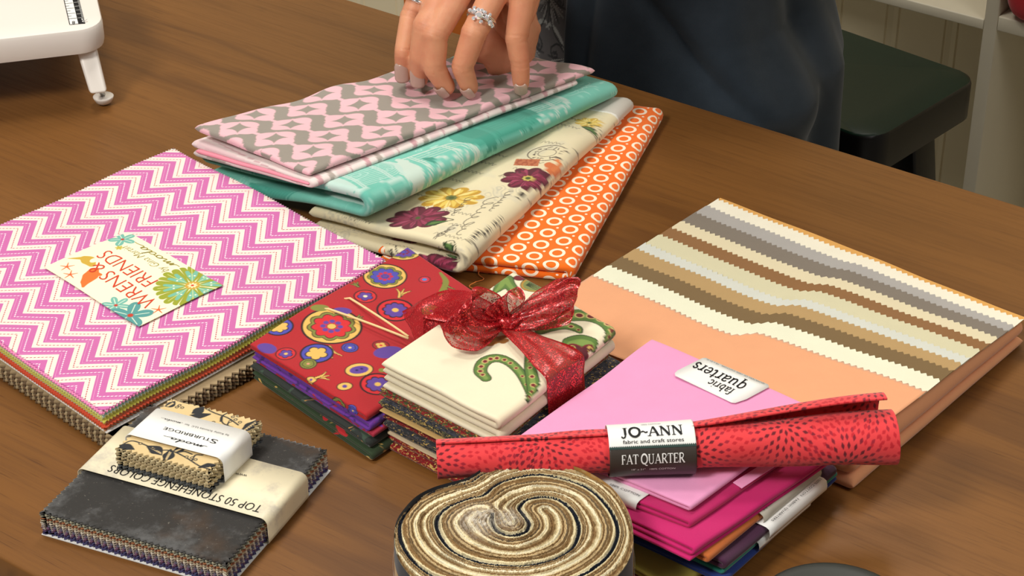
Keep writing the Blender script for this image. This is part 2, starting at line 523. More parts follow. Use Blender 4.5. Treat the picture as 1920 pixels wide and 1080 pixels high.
def paper_band(name, parent, mat, c, eu, ev, Lu, b, z0, z1, r=0.004, th=0.0004, pad=0.0008, paint=None, res=0.001):
    """a paper strip wound round a stack: loops along eu (stack width Lu), strip width b along ev"""
    c = np.array(c, float); eu = np.array(eu, float); ev = np.array(ev, float)
    hw = Lu / 2 + pad; zt = z1 + pad; zb_ = z0
    path = []
    r = min(r, (zt - zb_) * 0.48)
    m_ = int(2 * hw / res)
    path += [(x, zt) for x in np.linspace(-hw + r, hw - r, m_)]
    path += [(hw - r + r * sin(a), zt - r + r * cos(a)) for a in np.linspace(0, PI / 2, 8)[1:]]
    path += [(hw, z) for z in np.linspace(zt - r, zb_ + .001, 6)[1:]]
    path += [(hw - .001, zb_), (-hw + .001, zb_)]
    path += [(-hw, z) for z in np.linspace(zb_ + .001, zt - r, 6)]
    path += [(-hw + r - r * cos(a), zt - r + r * sin(a)) for a in np.linspace(0, PI / 2, 8)[1:-1]]
    P = np.array(path); n = len(P)
    d = np.roll(P, -1, 0) - np.roll(P, 1, 0); d /= np.linalg.norm(d, axis=1)[:, None] + 1e-12
    nr = np.column_stack([-d[:, 1], d[:, 0]])
    nb = max(2, int(b / res)) if paint else 2
    js = np.linspace(-b / 2, b / 2, nb)
    V = []
    for o_ in (th, 0.0):
        Q = P + nr * o_
        for j in js:
            V.append(np.column_stack([c[0] + eu[0] * Q[:, 0] + ev[0] * j, c[1] + eu[1] * Q[:, 0] + ev[1] * j, np.maximum(Q[:, 1], z0 * 0 + Q[:, 1])]))
    V = np.vstack(V)
    F = []
    ar = np.arange(n); nx = (ar + 1) % n
    for j in range(nb - 1): F.append(np.stack([j * n + ar, (j + 1) * n + ar, (j + 1) * n + nx, j * n + nx], -1))
    o2 = nb * n
    for j in range(nb - 1): F.append(np.stack([o2 + j * n + ar, o2 + j * n + nx, o2 + (j + 1) * n + nx, o2 + (j + 1) * n + ar], -1))
    F.append(np.stack([ar, nx, o2 + nx, o2 + ar], -1))
    e1 = (nb - 1) * n
    F.append(np.stack([e1 + ar, o2 + e1 + ar, o2 + e1 + nx, e1 + nx], -1))
    Fq = np.vstack(F)
    # loop coordinate for the print
    UV = V[:, :2].copy()
    col = paint(UV[:, 0], UV[:, 1], V[:, 2]) if paint else None
    return mesh_np(name, V, Fq, mat, parent, uv=UV, col=col, smooth=True)

# ------------------------------------------------------------------ lettering
_txt_cache = {}
def text_geo(s, offset=0.0, shear=0.0, space=1.0, sub=0):
    key = (s, offset, shear, space, sub)
    if key in _txt_cache: return _txt_cache[key]
    cu = bpy.data.curves.new('lettering', 'FONT'); cu.body = s; cu.size = 1.0; cu.offset = offset; cu.shear = shear
    cu.space_character = space; cu.resolution_u = 3
    o = bpy.data.objects.new('lettering', cu); COL.objects.link(o)
    bpy.context.view_layer.update()
    me = bpy.data.meshes.new_from_object(o.evaluated_get(bpy.context.evaluated_depsgraph_get()))
    bpy.data.objects.remove(o)
    bm = bmesh.new(); bm.from_mesh(me)
    bmesh.ops.triangulate(bm, faces=bm.faces)
    for _ in range(sub):
        bmesh.ops.subdivide_edges(bm, edges=[e for e in bm.edges if e.calc_length() > 0.15], cuts=1)
        bmesh.ops.triangulate(bm, faces=bm.faces)
    V = np.array([v.co[:] for v in bm.verts]); F = [[v.index for v in f.verts] for f in bm.faces]
    bm.free(); bpy.data.meshes.remove(me)
    _txt_cache[key] = (V, np.array(F)); return _txt_cache[key]

def letter(parent, s, p0, p1, cap, z, mat, up=1, offset=0.0, shear=0.0, zf=None, name='lettering', fmap=None, sub=0, arc=0.0, squeeze=None, y0=0.0):
    """text whose baseline runs from plan point p0 to p1, capital height cap; up=+1: letter tops to the left of the run"""
    V, F = text_geo(s, offset, shear, 1.0, sub)
    p0 = np.array(p0, float); p1 = np.array(p1, float)
    L = np.linalg.norm(p1 - p0); d = (p1 - p0) / L; nrm = np.array([-d[1], d[0]]) * up
    w = V[:, 0].max() - V[:, 0].min()
    x = (V[:, 0] - V[:, 0].min()) * L / w; y = V[:, 1] * cap / 0.70 + y0
    if arc: y = y + arc * (1 - (2 * x / L - 1) ** 2)
    P = p0 + x[:, None] * d + y[:, None] * nrm
    zz = np.full(len(P), z) if zf is None else z + zf(P[:, 0], P[:, 1])
    V3 = np.column_stack([P, zz])
    if up < 0: F = F[:, ::-1]
    return mesh_np(name, V3, F, mat, parent, smooth=False)

def strokes(parent, polys, fn, mat, name='lettering', width=0.02, nib=None, mirror=False):
    """pen strokes; fn maps unit glyph coords (n,2) -> (n,3); nib=(angle, ratio) gives thick and thin"""
    V = []; F = []; base = 0
    for P in polys:
        w_ = width
        if isinstance(P, tuple): P, w_ = P
        C = smooth_curve(P, 6) if len(P) > 2 else np.linspace(P[0], P[1], 5)
        d = np.gradient(C, axis=0); d /= np.linalg.norm(d, axis=1)[:, None] + 1e-9
        nr = np.column_stack([-d[:, 1], d[:, 0]])
        if nib is None: hw = np.full(len(C), w_ / 2)
        else:
            a = np.array([cos(nib[0]), sin(nib[0])])
            hw = w_ / 2 * (nib[1] + (1 - nib[1]) * np.abs(d[:, 0] * a[1] - d[:, 1] * a[0]))
        Lp = fn(C + nr * hw[:, None]); Rp = fn(C - nr * hw[:, None])
        n = len(C)
        V.append(Lp); V.append(Rp)
        i = np.arange(n - 1)
        F.append(base + np.stack([i, i + n, i + n + 1, i + 1], -1)); base += 2 * n
    F = np.vstack(F)
    if mirror: F = F[:, ::-1]
    return mesh_np(name, np.vstack(V), F, mat, parent, smooth=False)

def arcp(cx, cy, rx, ry, a0, a1, n=9):
    return [(cx + rx * cos(radians(a)), cy + ry * sin(radians(a))) for a in np.linspace(a0, a1, n)]
# serif letters as pen strokes, cap height 1; (strokes, advance)
SH = 0.05
def serif(x, y, w=0.16): return ([(x - w, y), (x + w, y)], 0.05)
GL = {
 'J': ([([(.42, 1), (.42, .2)], .17)] + [([(.42, .25), (.38, .02), (.2, -.08), (.08, .06)], .10), serif(.42, .98, .2)], .72),
 'O': ([(arcp(.5, .5, .43, .5, 0, 360, 17), .17)], 1.02),
 '-': ([([(.02, .42), (.2, .50), (.40, .36), (.58, .44)], .10)], .56),
 'A': ([([(.5, 1.0), (.88, 0)], .17), ([(.5, 1.0), (.14, 0)], .07), ([(.28, .33), (.74, .33)], .06), serif(.14, .02), serif(.88, .02)], 1.0),
 'N': ([([(.18, 0), (.18, 1)], .08), ([(.16, 1), (.82, 0)], .17), ([(.82, 0), (.82, 1)], .08), serif(.16, .98, .12), serif(.82, .98), serif(.18, .02)], 1.02),
 'F': ([([(.2, 0), (.2, 1)], .17), ([(.2, .97), (.68, .97)], .07), ([(.68, .98), (.69, .76)], .05), ([(.2, .52), (.52, .52)], .06), ([(.52, .62), (.52, .4)], .05), serif(.2, .02)], .72),
 'T': ([([(.42, 0), (.42, 1)], .17), ([(.04, .97), (.80, .97)], .07), ([(.04, .98), (.02, .76)], .05), ([(.80, .98), (.82, .76)], .05), serif(.42, .02)], .84),
 'Q': ([(arcp(.5, .5, .43, .5, 0, 360, 17), .17), ([(.5, .02), (.72, -.18), (.98, -.22)], .10)], 1.04),
 'U': ([([(.2, 1), (.2, .3)], .17), ([(.2, .35), (.26, .08), (.5, -.02), (.72, .08), (.78, .35)], .10), ([(.78, .3), (.78, 1)], .08), serif(.2, .98), serif(.78, .98)], .98),
 'R': ([([(.2, 0), (.2, 1)], .17), ([(.2, .97), (.5, .97), (.68, .88), (.70, .74), (.6, .56), (.4, .5), (.2, .5)], .10), ([(.42, .5), (.84, 0)], .16), serif(.2, .02), serif(.86, .02, .1)], .92),
 'E': ([([(.2, 0), (.2, 1)], .17), ([(.2, .97), (.70, .97)], .07), ([(.70, .98), (.71, .78)], .05), ([(.2, .52), (.54, .52)], .06), ([(.54, .62), (.54, .42)], .05), ([(.2, .03), (.72, .03)], .07), ([(.72, .03), (.76, .24)], .05), serif(.2, .02)], .80),
 ' ': ([], .36),
 # lower case, x height .62
 'f': ([([(.24, 0), (.24, .75), (.34, .95), (.52, .92)], .11), ([(.08, .60), (.44, .60)], .05), serif(.24, .02, .14)], .46),
 'a': ([([(.12, .50), (.24, .62), (.42, .58), (.44, .4), (.44, .1), (.56, .02)], .11), ([(.44, .36), (.16, .28), (.08, .12), (.2, .0), (.44, .14)], .10)], .58),
 'b': ([([(.18, .0), (.18, .98)], .11), ([(.18, .5), (.34, .62), (.52, .50), (.56, .3), (.46, .06), (.3, 0), (.18, .08)], .11), serif(.12, .96, .1)], .64),
 'r': ([([(.2, 0), (.2, .6)], .12), ([(.2, .42), (.32, .6), (.46, .56)], .11), serif(.2, .02, .14), serif(.14, .58, .1)], .48),
 'i': ([([(.18, 0), (.18, .6)], .12), ([(.16, .82), (.20, .86)], .14), serif(.18, .02, .13), serif(.13, .58, .08)], .34),
 'c': ([([(.46, .48), (.34, .62), (.16, .52), (.1, .3), (.18, .06), (.34, 0), (.5, .12)], .11)], .52),
 'q': ([([(.5, -.34), (.5, .6)], .12), ([(.5, .5), (.34, .62), (.16, .52), (.1, .3), (.18, .06), (.34, 0), (.5, .12)], .11), serif(.5, -.33, .14)], .66),
 'u': ([([(.18, .6), (.18, .2), (.26, .02), (.42, .02), (.54, .16)], .11), ([(.54, .6), (.54, 0)], .12), serif(.13, .58, .1), serif(.5, .58, .1), serif(.58, .02, .08)], .70),
 't': ([([(.2, .82), (.2, .2), (.28, .0), (.44, .08)], .12), ([(.04, .60), (.42, .60)], .05)], .46),
 'e': ([([(.1, .34), (.50, .34), (.46, .54), (.3, .62), (.14, .5), (.1, .3), (.18, .06), (.34, 0), (.5, .12)], .10)], .58),
 's': ([([(.42, .5), (.26, .62), (.12, .50), (.2, .36), (.38, .26), (.42, .12), (.28, 0), (.1, .1)], .11)], .50),
}
def serif_text(parent, s, fn, mat, L, cap, bold=1.0, slant=0.0, name='lettering', mirror=False):
    """fn(x_metres, y_metres)->(n,3); the text fits length L"""
    adv = sum(GL[c][1] for c in s); kx = L / adv; polys = []; x = 0
    for c in s:
        for P, w in GL[c][0]:
            polys.append(([((x + p[0]) , p[1]) for p in P], w * bold))
        x += GL[c][1]
    def f(C): return fn((C[:, 0] + slant * C[:, 1]) * kx, C[:, 1] * cap)
    return strokes(parent, polys, f, mat, name, mirror=mirror)
# the joined handwriting of a four letter word
SCRIPT_MODA = [[(-.35, .02), (-.15, .0), (0, .12), (.12, .50), (.16, .34), (.14, .0), (.30, .42), (.42, .50), (.42, .28), (.42, .0), (.56, .42), (.70, .50), (.72, .25), (.74, .02), (.86, .06),
                (1.05, .34), (1.22, .50), (1.08, .42), (1.04, .16), (1.18, .0), (1.38, .10), (1.40, .36), (1.24, .50), (1.45, .42), (1.62, .40)],
               [(1.95, .48), (1.76, .50), (1.62, .26), (1.70, .02), (1.90, .10), (2.02, .5), (2.14, 1.15), (2.04, .5), (2.02, .08), (2.16, .04), (2.38, .30)],
               [(2.68, .48), (2.50, .50), (2.36, .26), (2.44, .02), (2.62, .12), (2.72, .48), (2.72, .1), (2.84, .0), (3.2, .12), (3.5, .1)]]
# ------------------------------------------------------------------ room frame
E1 = T(1920, 388) - T(1160, 155); E1 /= np.linalg.norm(E1)      # along the far edge of the table
E2 = np.array([-E1[1], E1[0]])                                  # away from the camera
def rm(a, b): return a * E1 + b * E2
FAR = float(T(1500, 259) @ E2); NEAR = float(T(30, 1060) @ E2)
WALL = FAR + 1.00; SHELF = FAR + 0.80

# ------------------------------------------------------------------ wood
wd = Mat('cherry_wood', 0.42, 0.32)
g_ = wd.coords('Object')
mp = wd.t.nodes.new('ShaderNodeMapping'); mp.inputs['Rotation'].default_value = (0, 0, -atan2(E1[1], E1[0]))
mp.vector_type = 'POINT'
wd.t.links.new(g_, mp.inputs['Vector'])
x_, y_, z_ = wd.xyz(mp.outputs[0])
st = wd.comb(x_ * 1.4, y_ * 11.0, z_ * 3)
warp = wd.noise(st, 1.6, 3, 0.5)
ring = ((y_ * 14.0 + warp * 9.0).sin() * 0.5 + 0.5)
fine = wd.noise(wd.comb(x_ * 9.0, y_ * 260.0, z_ * 20), 1.0, 4, 0.65)
pore = wd.noise(wd.comb(x_ * 26.0, y_ * 620.0, z_ * 20), 1.0, 2, 0.5)
blot = wd.noise(wd.comb(x_ * 3.0, y_ * 8.0, 0), 1.0, 4, 0.6)
c1 = wd.mix(ring * 0.42 + blot * 0.35, tuple(lin((128, 84, 38))), tuple(lin((101, 64, 27))))
c2 = wd.mix(fine.ss(0.42, 0.75) * 0.34, c1, tuple(lin((78, 46, 20))))
c3 = wd.mix(pore.ss(0.60, 0.74) * 0.40, c2, tuple(lin((58, 30, 13))))
line = (ring - 0.93).max(0.0) * 9.0
c4 = wd.mix(line * 0.45, c3, tuple(lin((62, 34, 18))))
wd.set('Base Color', c4)
wd.set('Roughness', fine * 0.16 + 0.40)
wd.bump(fine * 0.5 + pore * 0.5, 0.0004, 0.25)
WOOD = wd.m

# the table
table = thing('sewing_table', 'large cherry brown wooden table carrying all the fabric bundles', 'table', (*rm(-0.45, (FAR + NEAR) / 2), 0))
box_between('tabletop', rm(-0.45, (FAR + NEAR) / 2), E1, E2, 2.30, FAR - NEAR, -0.028, 0.0, WOOD, table, bevel=0.002)
for a in (-1, 1):
    for b in (-1, 1):
        box_between('leg', rm(-0.45 + a * 1.08, (FAR + NEAR) / 2 + b * ((FAR - NEAR) / 2 - 0.05)), E1, E2, 0.06, 0.06, -TH, -0.028, WOOD, table, bevel=0.003)
for b in (-1, 1):
    box_between('apron_rail', rm(-0.45, (FAR + NEAR) / 2 + b * ((FAR - NEAR) / 2 - 0.05)), E1, E2, 2.10, 0.02, -0.11, -0.028, WOOD, table)

# ------------------------------------------------------------------ setting
CREAM = Mat('cream_paint', 0.6, 0.3)
gg = CREAM.t.nodes.new('ShaderNodeNewGeometry').outputs['Position']
kk = (CREAM.noise(gg, 3, 3) - 0.5) * 0.08 + 1.0
CREAM.set('Base Color', CREAM.mix(1.0, tuple(lin((226, 214, 182))), CREAM.comb(kk, kk, kk), 'MULTIPLY')); CREAM = CREAM.m
WHITEP = plain('white_paint', (205, 196, 174), 0.45, 0.4, var=0.02)
FLOORM = Mat('pale_floor', 0.5, 0.4)
gg = FLOORM.t.nodes.new('ShaderNodeNewGeometry').outputs['Position']
kk = (FLOORM.noise(gg, 5, 4) - 0.5) * 0.1 + 1.0
FLOORM.set('Base Color', FLOORM.mix(1.0, tuple(lin((176, 172, 160))), FLOORM.comb(kk, kk, kk), 'MULTIPLY')); FLOORM = FLOORM.m
o = box_between('floor', rm(0, FAR - 0.6), E1, E2, 6.0, 4.6, -TH - 0.05, -TH, FLOORM); tag(o, kind='structure')

# beadboard wall: one profile swept up
prof = [(-3.0, 0)]
x = -2.0
while x < 2.6:
    prof += [(x - .004, 0), (x - .002, .002), (x, 0), (x + .007, 0.001), (x + .014, 0), (x + .016, .002), (x + .018, 0)]
    x += 0.085
prof += [(3.0, 0)]
V = []; F = []
for (a, d) in prof:
    p = rm(a, WALL + d); V += [(p[0], p[1], -TH), (p[0], p[1], 1.7)]
for (a, d) in reversed([prof[0], prof[-1]]):
    p = rm(a, WALL + 0.06); V += [(p[0], p[1], -TH), (p[0], p[1], 1.7)]
n2 = len(V) // 2
for i in range(n2): j = (i + 1) % n2; F.append((2 * i, 2 * j, 2 * j + 1, 2 * i + 1))
F.append(tuple(2 * i for i in range(n2))); F.append(tuple(2 * i + 1 for i in reversed(range(n2))))
tag(mesh_py('wall_back', V, F, CREAM), kind='structure')
tag(box_between('baseboard_back', rm(0, WALL - 0.008), E1, E2, 6.0, 0.016, -TH, -TH + 0.10, WHITEP, bevel=0.003), kind='structure')

# open white shelf unit
def along(px, py, b):
    """room coordinate a and height of the photo point on the vertical plane E2 = b"""
    d = _F * F_PX + _R * (px - 960.0) + _U * (540.0 - py)
    e2 = np.array([E2[0], E2[1]])
    t = b / (d[:2] @ e2)
    return float(d[:2] @ E1 * t), float(d[2] * t + CAMH)
post_l = along(1842, 60, SHELF)[0]; post_r = along(1868, 60, SHELF)[0]
zA = along(1842, 36, SHELF); zA2 = along(1842, 56, SHELF)
zB = along(1885, 34, SHELF); zB2 = along(1885, 62, SHELF)
print('shelf', post_l, post_r, zA, zA2, zB, zB2)
unit = thing('shelf_unit', 'open white painted shelf unit against the panelled wall', 'shelves', (*rm(post_l, SHELF + .1), 0))
DEP = WALL - SHELF - 0.012
def sb(name, a0, a1, z0, z1, b0=0.0, b1=None, bev=.0015):
    b1 = DEP if b1 is None else b1
    return box_between(name, rm((a0 + a1) / 2, SHELF + (b0 + b1) / 2), E1, E2, a1 - a0, b1 - b0, z0, z1, WHITEP, unit, bevel=bev)
pw = post_r - post_l
sb('upright', post_l, post_r, -TH + .0, 1.2)
sb('upright', post_l - .55, post_l - .55 + pw, -TH + .0, 1.2)
sb('upright', post_r + .9, post_r + .9 + pw, -TH, 1.2)
sb('shelf', post_l - .55 + pw, post_l, zA2[1], zA[1])
sb('shelf', post_r, post_r + .9, zB2[1], zB[1])
sb('shelf', post_l - .55 + pw, post_l, .75, .78)
sb('bottom_shelf', post_r, post_r + .9, -TH + .005, -TH + .035)
# patchwork cushion on the right shelf
qa, qz = along(1893, 5, SHELF + .02)
qm = Mat('patchwork_print', 0.85, 0.2)
gp = qm.t.nodes.new('ShaderNodeNewGeometry').outputs['Position']
vn = qm.voro(gp, 260, 'F1', 0).lt(0.36)
big_ = qm.voro(gp, 22, 'F1', 0).lt(0.55)
sx = qm.xyz(gp)
m1 = qm.mix(vn, tuple(lin((196, 198, 200))), tuple(lin((60, 92, 116))))
chk = ((sx[0] * 9.0 + sx[1] * 9.0 + sx[2] * 9.0).sin()).gt(0.0)
qm.cloth(qm.mix(chk, tuple(lin((186, 22, 34))), m1))
cs = []
for i in range(19):
    th = -PI / 2 + PI * i / 18
    for j in range(28):
        ph = 2 * PI * j / 28
        sq = lambda c: math.copysign(abs(c) ** 0.35, c)
        cs.append((abs(cos(th)) ** .30 * sq(cos(ph)), abs(cos(th)) ** .30 * sq(sin(ph)), math.copysign(abs(sin(th)) ** .6, sin(th))))
pc = rm(post_r + .0795, SHELF + .034)
V = [(pc[0] + E1[0] * .075 * a + E2[0] * .050 * b, pc[1] + E1[1] * .075 * a + E2[1] * .050 * b, zB[1] + .0605 + .060 * c) for a, b, c in cs]
o = mesh_np('patchwork_cushion', V, np.array([[i * 28 + j, i * 28 + (j + 1) % 28, (i + 1) * 28 + (j + 1) % 28, (i + 1) * 28 + j] for i in range(18) for j in range(28)]), qm.m)
tag(o, 'red and blue patchwork cushion lying on the white shelf at the right', 'cushion')

# orange storage box far behind the hand
OR_ = plain('orange_plastic', (214, 112, 30), 0.5, 0.4)
a0, z0_ = along(744, 6, WALL - .30)
tb = thing('storage_bin', 'orange storage bin behind the table, beside the fingers at the top', 'box', (*rm(a0 + .06, WALL - .22), 0))
c_ = rm(a0 + .015, WALL - .20)
zt_ = z0_ + .22
box_between('bin_body', c_, E1, E2, .050, .16, -TH, zt_, OR_, tb, bevel=.012, seg=3)
box_between('lid', c_, E1, E2, .054, .165, zt_, zt_ + .02, OR_, tb, bevel=.006, seg=2)

# ------------------------------------------------------------------ saddle stool
GREEN = plain('dark_green_lacquer', (8, 32, 20), 0.45, 0.25, var=.12)
BLACK = plain('black_lacquer', (12, 9, 8), 0.38, 0.35)
ZS = -0.18
c_fr = T(1640, 262, ZS); c_br = T(1842, 140, ZS); c_bl = T(1540, 52, ZS)
sx_ = c_fr - c_br; ly = c_bl - c_br
short = np.linalg.norm(sx_); ud = sx_ / short; ul = ly / np.linalg.norm(ly)
print('stool short', short, 'long seen', np.linalg.norm(ly), 'dot', ud @ ul)
ul = np.array([ud[1], -ud[0]]); ul = ul if ul @ ly > 0 else -ul
LONG = 0.42
sc = (c_fr + c_br) / 2 + ul * LONG / 2
stool = thing('saddle_stool', 'wooden stool with dark green seat and black legs behind the table', 'stool', (*sc, 0))
# seat: rounded corner slab, gently dished along its length, green above and black round the side
def rrect(hx, hy, r, n=7):
    out = []
    for (sx, sy, a0) in ((1, 1, 0), (-1, 1, 90), (-1, -1, 180), (1, -1, 270)):
        for a in np.linspace(a0, a0 + 90, n): out.append((sx * (hx - r) + r * cos(radians(a)), sy * (hy - r) + r * sin(radians(a))))
    return out
ring_ = rrect(LONG / 2, short / 2, .028)
V = []; F = []; MI = []
lev = [(1.0, -.045), (1.0, -.006), (.992, -.002), (.975, 0.0), (.8, 0), (.6, 0), (.4, 0), (.2, 0)]
def seat_pt(x, y, z):
    d = -.010 * (1 - (2 * x / LONG) ** 2)
    p = sc + ul * x + ud * y
    return (p[0], p[1], ZS + z + d)
for k, (s_, z) in enumerate(lev):
    for (x, y) in ring_: V.append(seat_pt(x * s_, y * s_, z))
nr = len(ring_)
for k in range(len(lev) - 1):
    for i in range(nr):
        F.append((k * nr + i, k * nr + (i + 1) % nr, (k + 1) * nr + (i + 1) % nr, (k + 1) * nr + i)); MI.append(0 if k < 2 else 1)
V.append(seat_pt(0, 0, 0)); ce = len(V) - 1
for i in range(nr): F.append(((len(lev) - 1) * nr + i, (len(lev) - 1) * nr + (i + 1) % nr, ce)); MI.append(1)
F.append(tuple(range(nr - 1, -1, -1))); MI.append(0)
cr = ul[0] * ud[1] - ul[1] * ud[0]
if cr < 0: F = [f[::-1] for f in F]
o = mesh_py('seat', V, F, [BLACK, GREEN], stool, smooth=True, mi=MI); o.data.set_sharp_from_angle(angle=radians(40))
legs = {}
for a in (-1, 1):
    for b in (-1, 1):
        top = sc + ul * a * (LONG / 2 - .065) + ud * b * (short / 2 - .035)
        bot = sc + ul * a * (LONG / 2 - .030) + ud * b * (short / 2 + .03)
        V = []
        for (c, z, s_) in ((bot, -TH, .021), (top, ZS - .05, .021)):
            for (x, y) in ((-1, -1), (1, -1), (1, 1), (-1, 1)):
                p = c + ul * x * s_ + ud * y * s_; V.append((p[0], p[1], z))
        legs[(a, b)] = (bot, top)
        F = [(3, 2, 1, 0), (4, 5, 6, 7)] + [(i, (i + 1) % 4, 4 + (i + 1) % 4, 4 + i) for i in range(4)]
        if cr < 0: F = [f[::-1] for f in F]
        mesh_py('leg', V, F, BLACK, stool, bevel=.003)
def leg_at(a, b, z):
    f = (z + TH) / (ZS - .05 + TH); q = legs[(a, b)][0] * (1 - f) + legs[(a, b)][1] * f; return (q[0], q[1], z)
for b in (-1, 1): tube('stretcher', [leg_at(-1, b, -.50), leg_at(1, b, -.50)], .011, BLACK, stool)
for a in (-1, 1): tube('stretcher', [leg_at(a, -1, -.40), leg_at(a, 1, -.40)], .011, BLACK, stool)

# ------------------------------------------------------------------ sewing machine extension table (top left)
WPL = plain('white_plastic', (232, 226, 218), 0.28, 0.5, var=.01)
ZT = .074; 
fl = T(0, 72, ZT); fr = T(196, 50, ZT)
ex = (fr - fl) / np.linalg.norm(fr - fl); ey = np.array([-ex[1], ex[0]])
ext = thing('extension_table', 'white plastic sewing machine extension table on a short leg', 'table', (*(fr - ex * .2 + ey * .14), TH))
cx = fr + ex * 0.0
W_, D_ = .42, .28
cen = fr - ex * (W_ / 2) + ey * (D_ / 2)
out = []
for (sx, sy, a0) in ((1, 1, 0), (-1, 1, 90), (-1, -1, 180), (1, -1, 270)):
    for a in np.linspace(a0, a0 + 90, 8): out.append((sx * (W_ / 2 - .022) + .022 * cos(radians(a)), sy * (D_ / 2 - .022) + .022 * sin(radians(a))))
V = []; F = []
lv = [(-.0045, -.024), (-.001, -.0225), (0, -.018), (0, -.004), (-.001, -.0012), (-.004, 0)]
for (s_, z) in lv:
    for (x, y) in out:
        k = 1 + s_ / (W_ / 2); k2 = 1 + s_ / (D_ / 2); p = cen + ex * x * k + ey * y * k2; V.append((p[0], p[1], ZT + z))
n = len(out)
for k in range(len(lv) - 1):
    for i in range(n): F.append((k * n + i, k * n + (i + 1) % n, (k + 1) * n + (i + 1) % n, (k + 1) * n + i))
F.append(tuple(range(n - 1, -1, -1))); F.append(tuple((len(lv) - 1) * n + i for i in range(n)))
o = mesh_py('top_plate', V, F, WPL, ext, smooth=True); o.data.set_sharp_from_angle(angle=radians(35))
# printed ruler along the right side
r0 = T(131, 47, ZT); r1 = T(147, 45.5, ZT); r2 = T(160, 44.5, ZT)
rd = T(120, 0, ZT) - T(131, 47, ZT); rd /= np.linalg.norm(rd)
zq = ZT + .0003
def strip(name, a, b, l0, l1, mat, z=zq, parent=None, th=.0002):
    return prism(name, [a + rd * l0, b + rd * l0, b + rd * l1, a + rd * l1], z - th, z, mat, parent)
ruler = strip('ruler_strip', r0, r1, 0, .22, WHITE_PAPER, parent=ext)
strip('dark_ruler_strip', r1, r2, 0, .22, INK, parent=ext)
poly = []
GRY = plain('grey_ink', (90, 90, 92), .6)
e_ = (r1 - r0)
def tick(p, q, w, mat):
    d = (q - p) / np.linalg.norm(q - p); nn = np.array([-d[1], d[0]]) * w / 2
    return [p - nn, q - nn, q + nn, p + nn]
def quads(name, qs, z, mat, parent):
    V = []; F = []
    for q in qs:
        b = len(V); V += [(p[0], p[1], z) for p in q]
        a_ = (q[1] - q[0]); b_ = (q[2] - q[0])
        F.append((b, b + 1, b + 2, b + 3) if a_[0] * b_[1] - a_[1] * b_[0] > 0 else (b + 3, b + 2, b + 1, b))
    return mesh_py(name, V, F, mat, parent)
qs = [tick(r0 + rd * .0118, r1 + rd * .0118, .0006, INK), tick(r0, r0 + rd * .22, .0006, INK), tick(r0, r1, .0006, INK)]
qs += [tick(r1 - (r1 - r0) * (1.0 if k % 4 == 0 else .45), r1, .0006, INK) if False else tick(r0 + rd * (.0118 + .0053 * k), r0 + rd * (.0118 + .0053 * k) + (r1 - r0) * (.95 if k % 2 == 0 else .45), .0005, INK) for k in range(1, 36)]
quads('ruler_marks', qs, zq + .0002, INK, ext)
qs = [tick(r2 + rd * (.0118 + .00163 * k), r2 + rd * (.0118 + .00163 * k) - (r2 - r1) * (.30 if k % 5 else .9), .0004, INK) for k in range(0, 110)]
quads('ruler_marks', qs, zq + .0002, WHITE_PAPER, ext)
c8 = (r0 + r1) / 2 + rd * .006
letter(ext, '8', c8 + e_ * .18, c8 - e_ * .16, .006, zq + .0003, INK)
c8 = (r1 + r2) / 2 + rd * .006
letter(ext, '20', c8 + rd * .004 + e_ * .1, c8 - rd * .004 + e_ * .1, .0045, zq + .0003, WHITE_PAPER)
# leg with a screw foot
f0 = T(194, 183, .006)
lt = T(160, 82, .052); lb = T(183, 160, .024)
wv = ex * .0085; dv = ey * .005
V = []
for c, z, k in ((lt, .052, 1.0), (lb, .0185, .86)):
    for (a, b) in ((-1, -1), (1, -1), (1, 1), (-1, 1)): p = c + wv * a * k + dv * b; V.append((p[0], p[1], z))
lg = mesh_py('leg', V, [(0, 1, 2, 3)[::1], (7, 6, 5, 4)] + [(i, 4 + i, 4 + (i + 1) % 4, (i + 1) % 4) for i in range(4)], WPL, ext, bevel=.0025, seg=3)
V = []; F = []
fr_ = [(.0, 0), (.0035, .0004), (.0068, .0026), (.0085, .0062), (.0088, .0074), (.0083, .0078), (.0, .0080)]
for r_, z in fr_:
    for k in range(20): V.append((f0[0] + r_ * cos(2 * PI * k / 20), f0[1] + r_ * sin(2 * PI * k / 20), z))
for i in range(len(fr_) - 1):
    for k in range(20): F.append((i * 20 + k, i * 20 + (k + 1) % 20, (i + 1) * 20 + (k + 1) % 20, (i + 1) * 20 + k))
ft = mesh_py('foot', V, F, WPL, lg, smooth=True)
tube('foot_screw', [(f0[0], f0[1], .009), (lb[0], lb[1], .022)], .0022, plain('steel', (190, 188, 184), .3, .5, 1.0), lg, n=8)
# three more legs outside the picture
for q in (cen - ex * .18 - ey * .11, cen - ex * .18 + ey * .11, cen + ex * .17 + ey * .11):
    tube('leg', [(q[0], q[1], 0), (q[0], q[1], .004), (q[0], q[1], .012), (q[0], q[1], .052)], [.009, .011, .006, .008], WPL, ext, n=14)

# dark round tin lid at the near right of the table
zt = .028; dc = T(1566, 1150, zt)
V = []; F = []; R0 = .046
pr = [(0, 0), (R0 - .001, 0), (R0, .001), (R0, zt - .003), (R0 - .0008, zt - .001), (R0 - .003, zt), (R0 - .007, zt - .0008), (0, zt - .0012)]
for r_, z in pr:
    for k in range(48): V.append((dc[0] + r_ * cos(2 * PI * k / 48), dc[1] + r_ * sin(2 * PI * k / 48), z))
for i in range(len(pr) - 1):
    for k in range(48): F.append((i * 48 + k, i * 48 + (k + 1) % 48, (i + 1) * 48 + (k + 1) % 48, (i + 1) * 48 + k))
o = mesh_py('round_tin', V, F, plain('black_enamel', (34, 40, 36), .45, .4), None, smooth=True)
tag(o, 'round dark tin at the near edge of the table, right of the strip roll', 'tin')
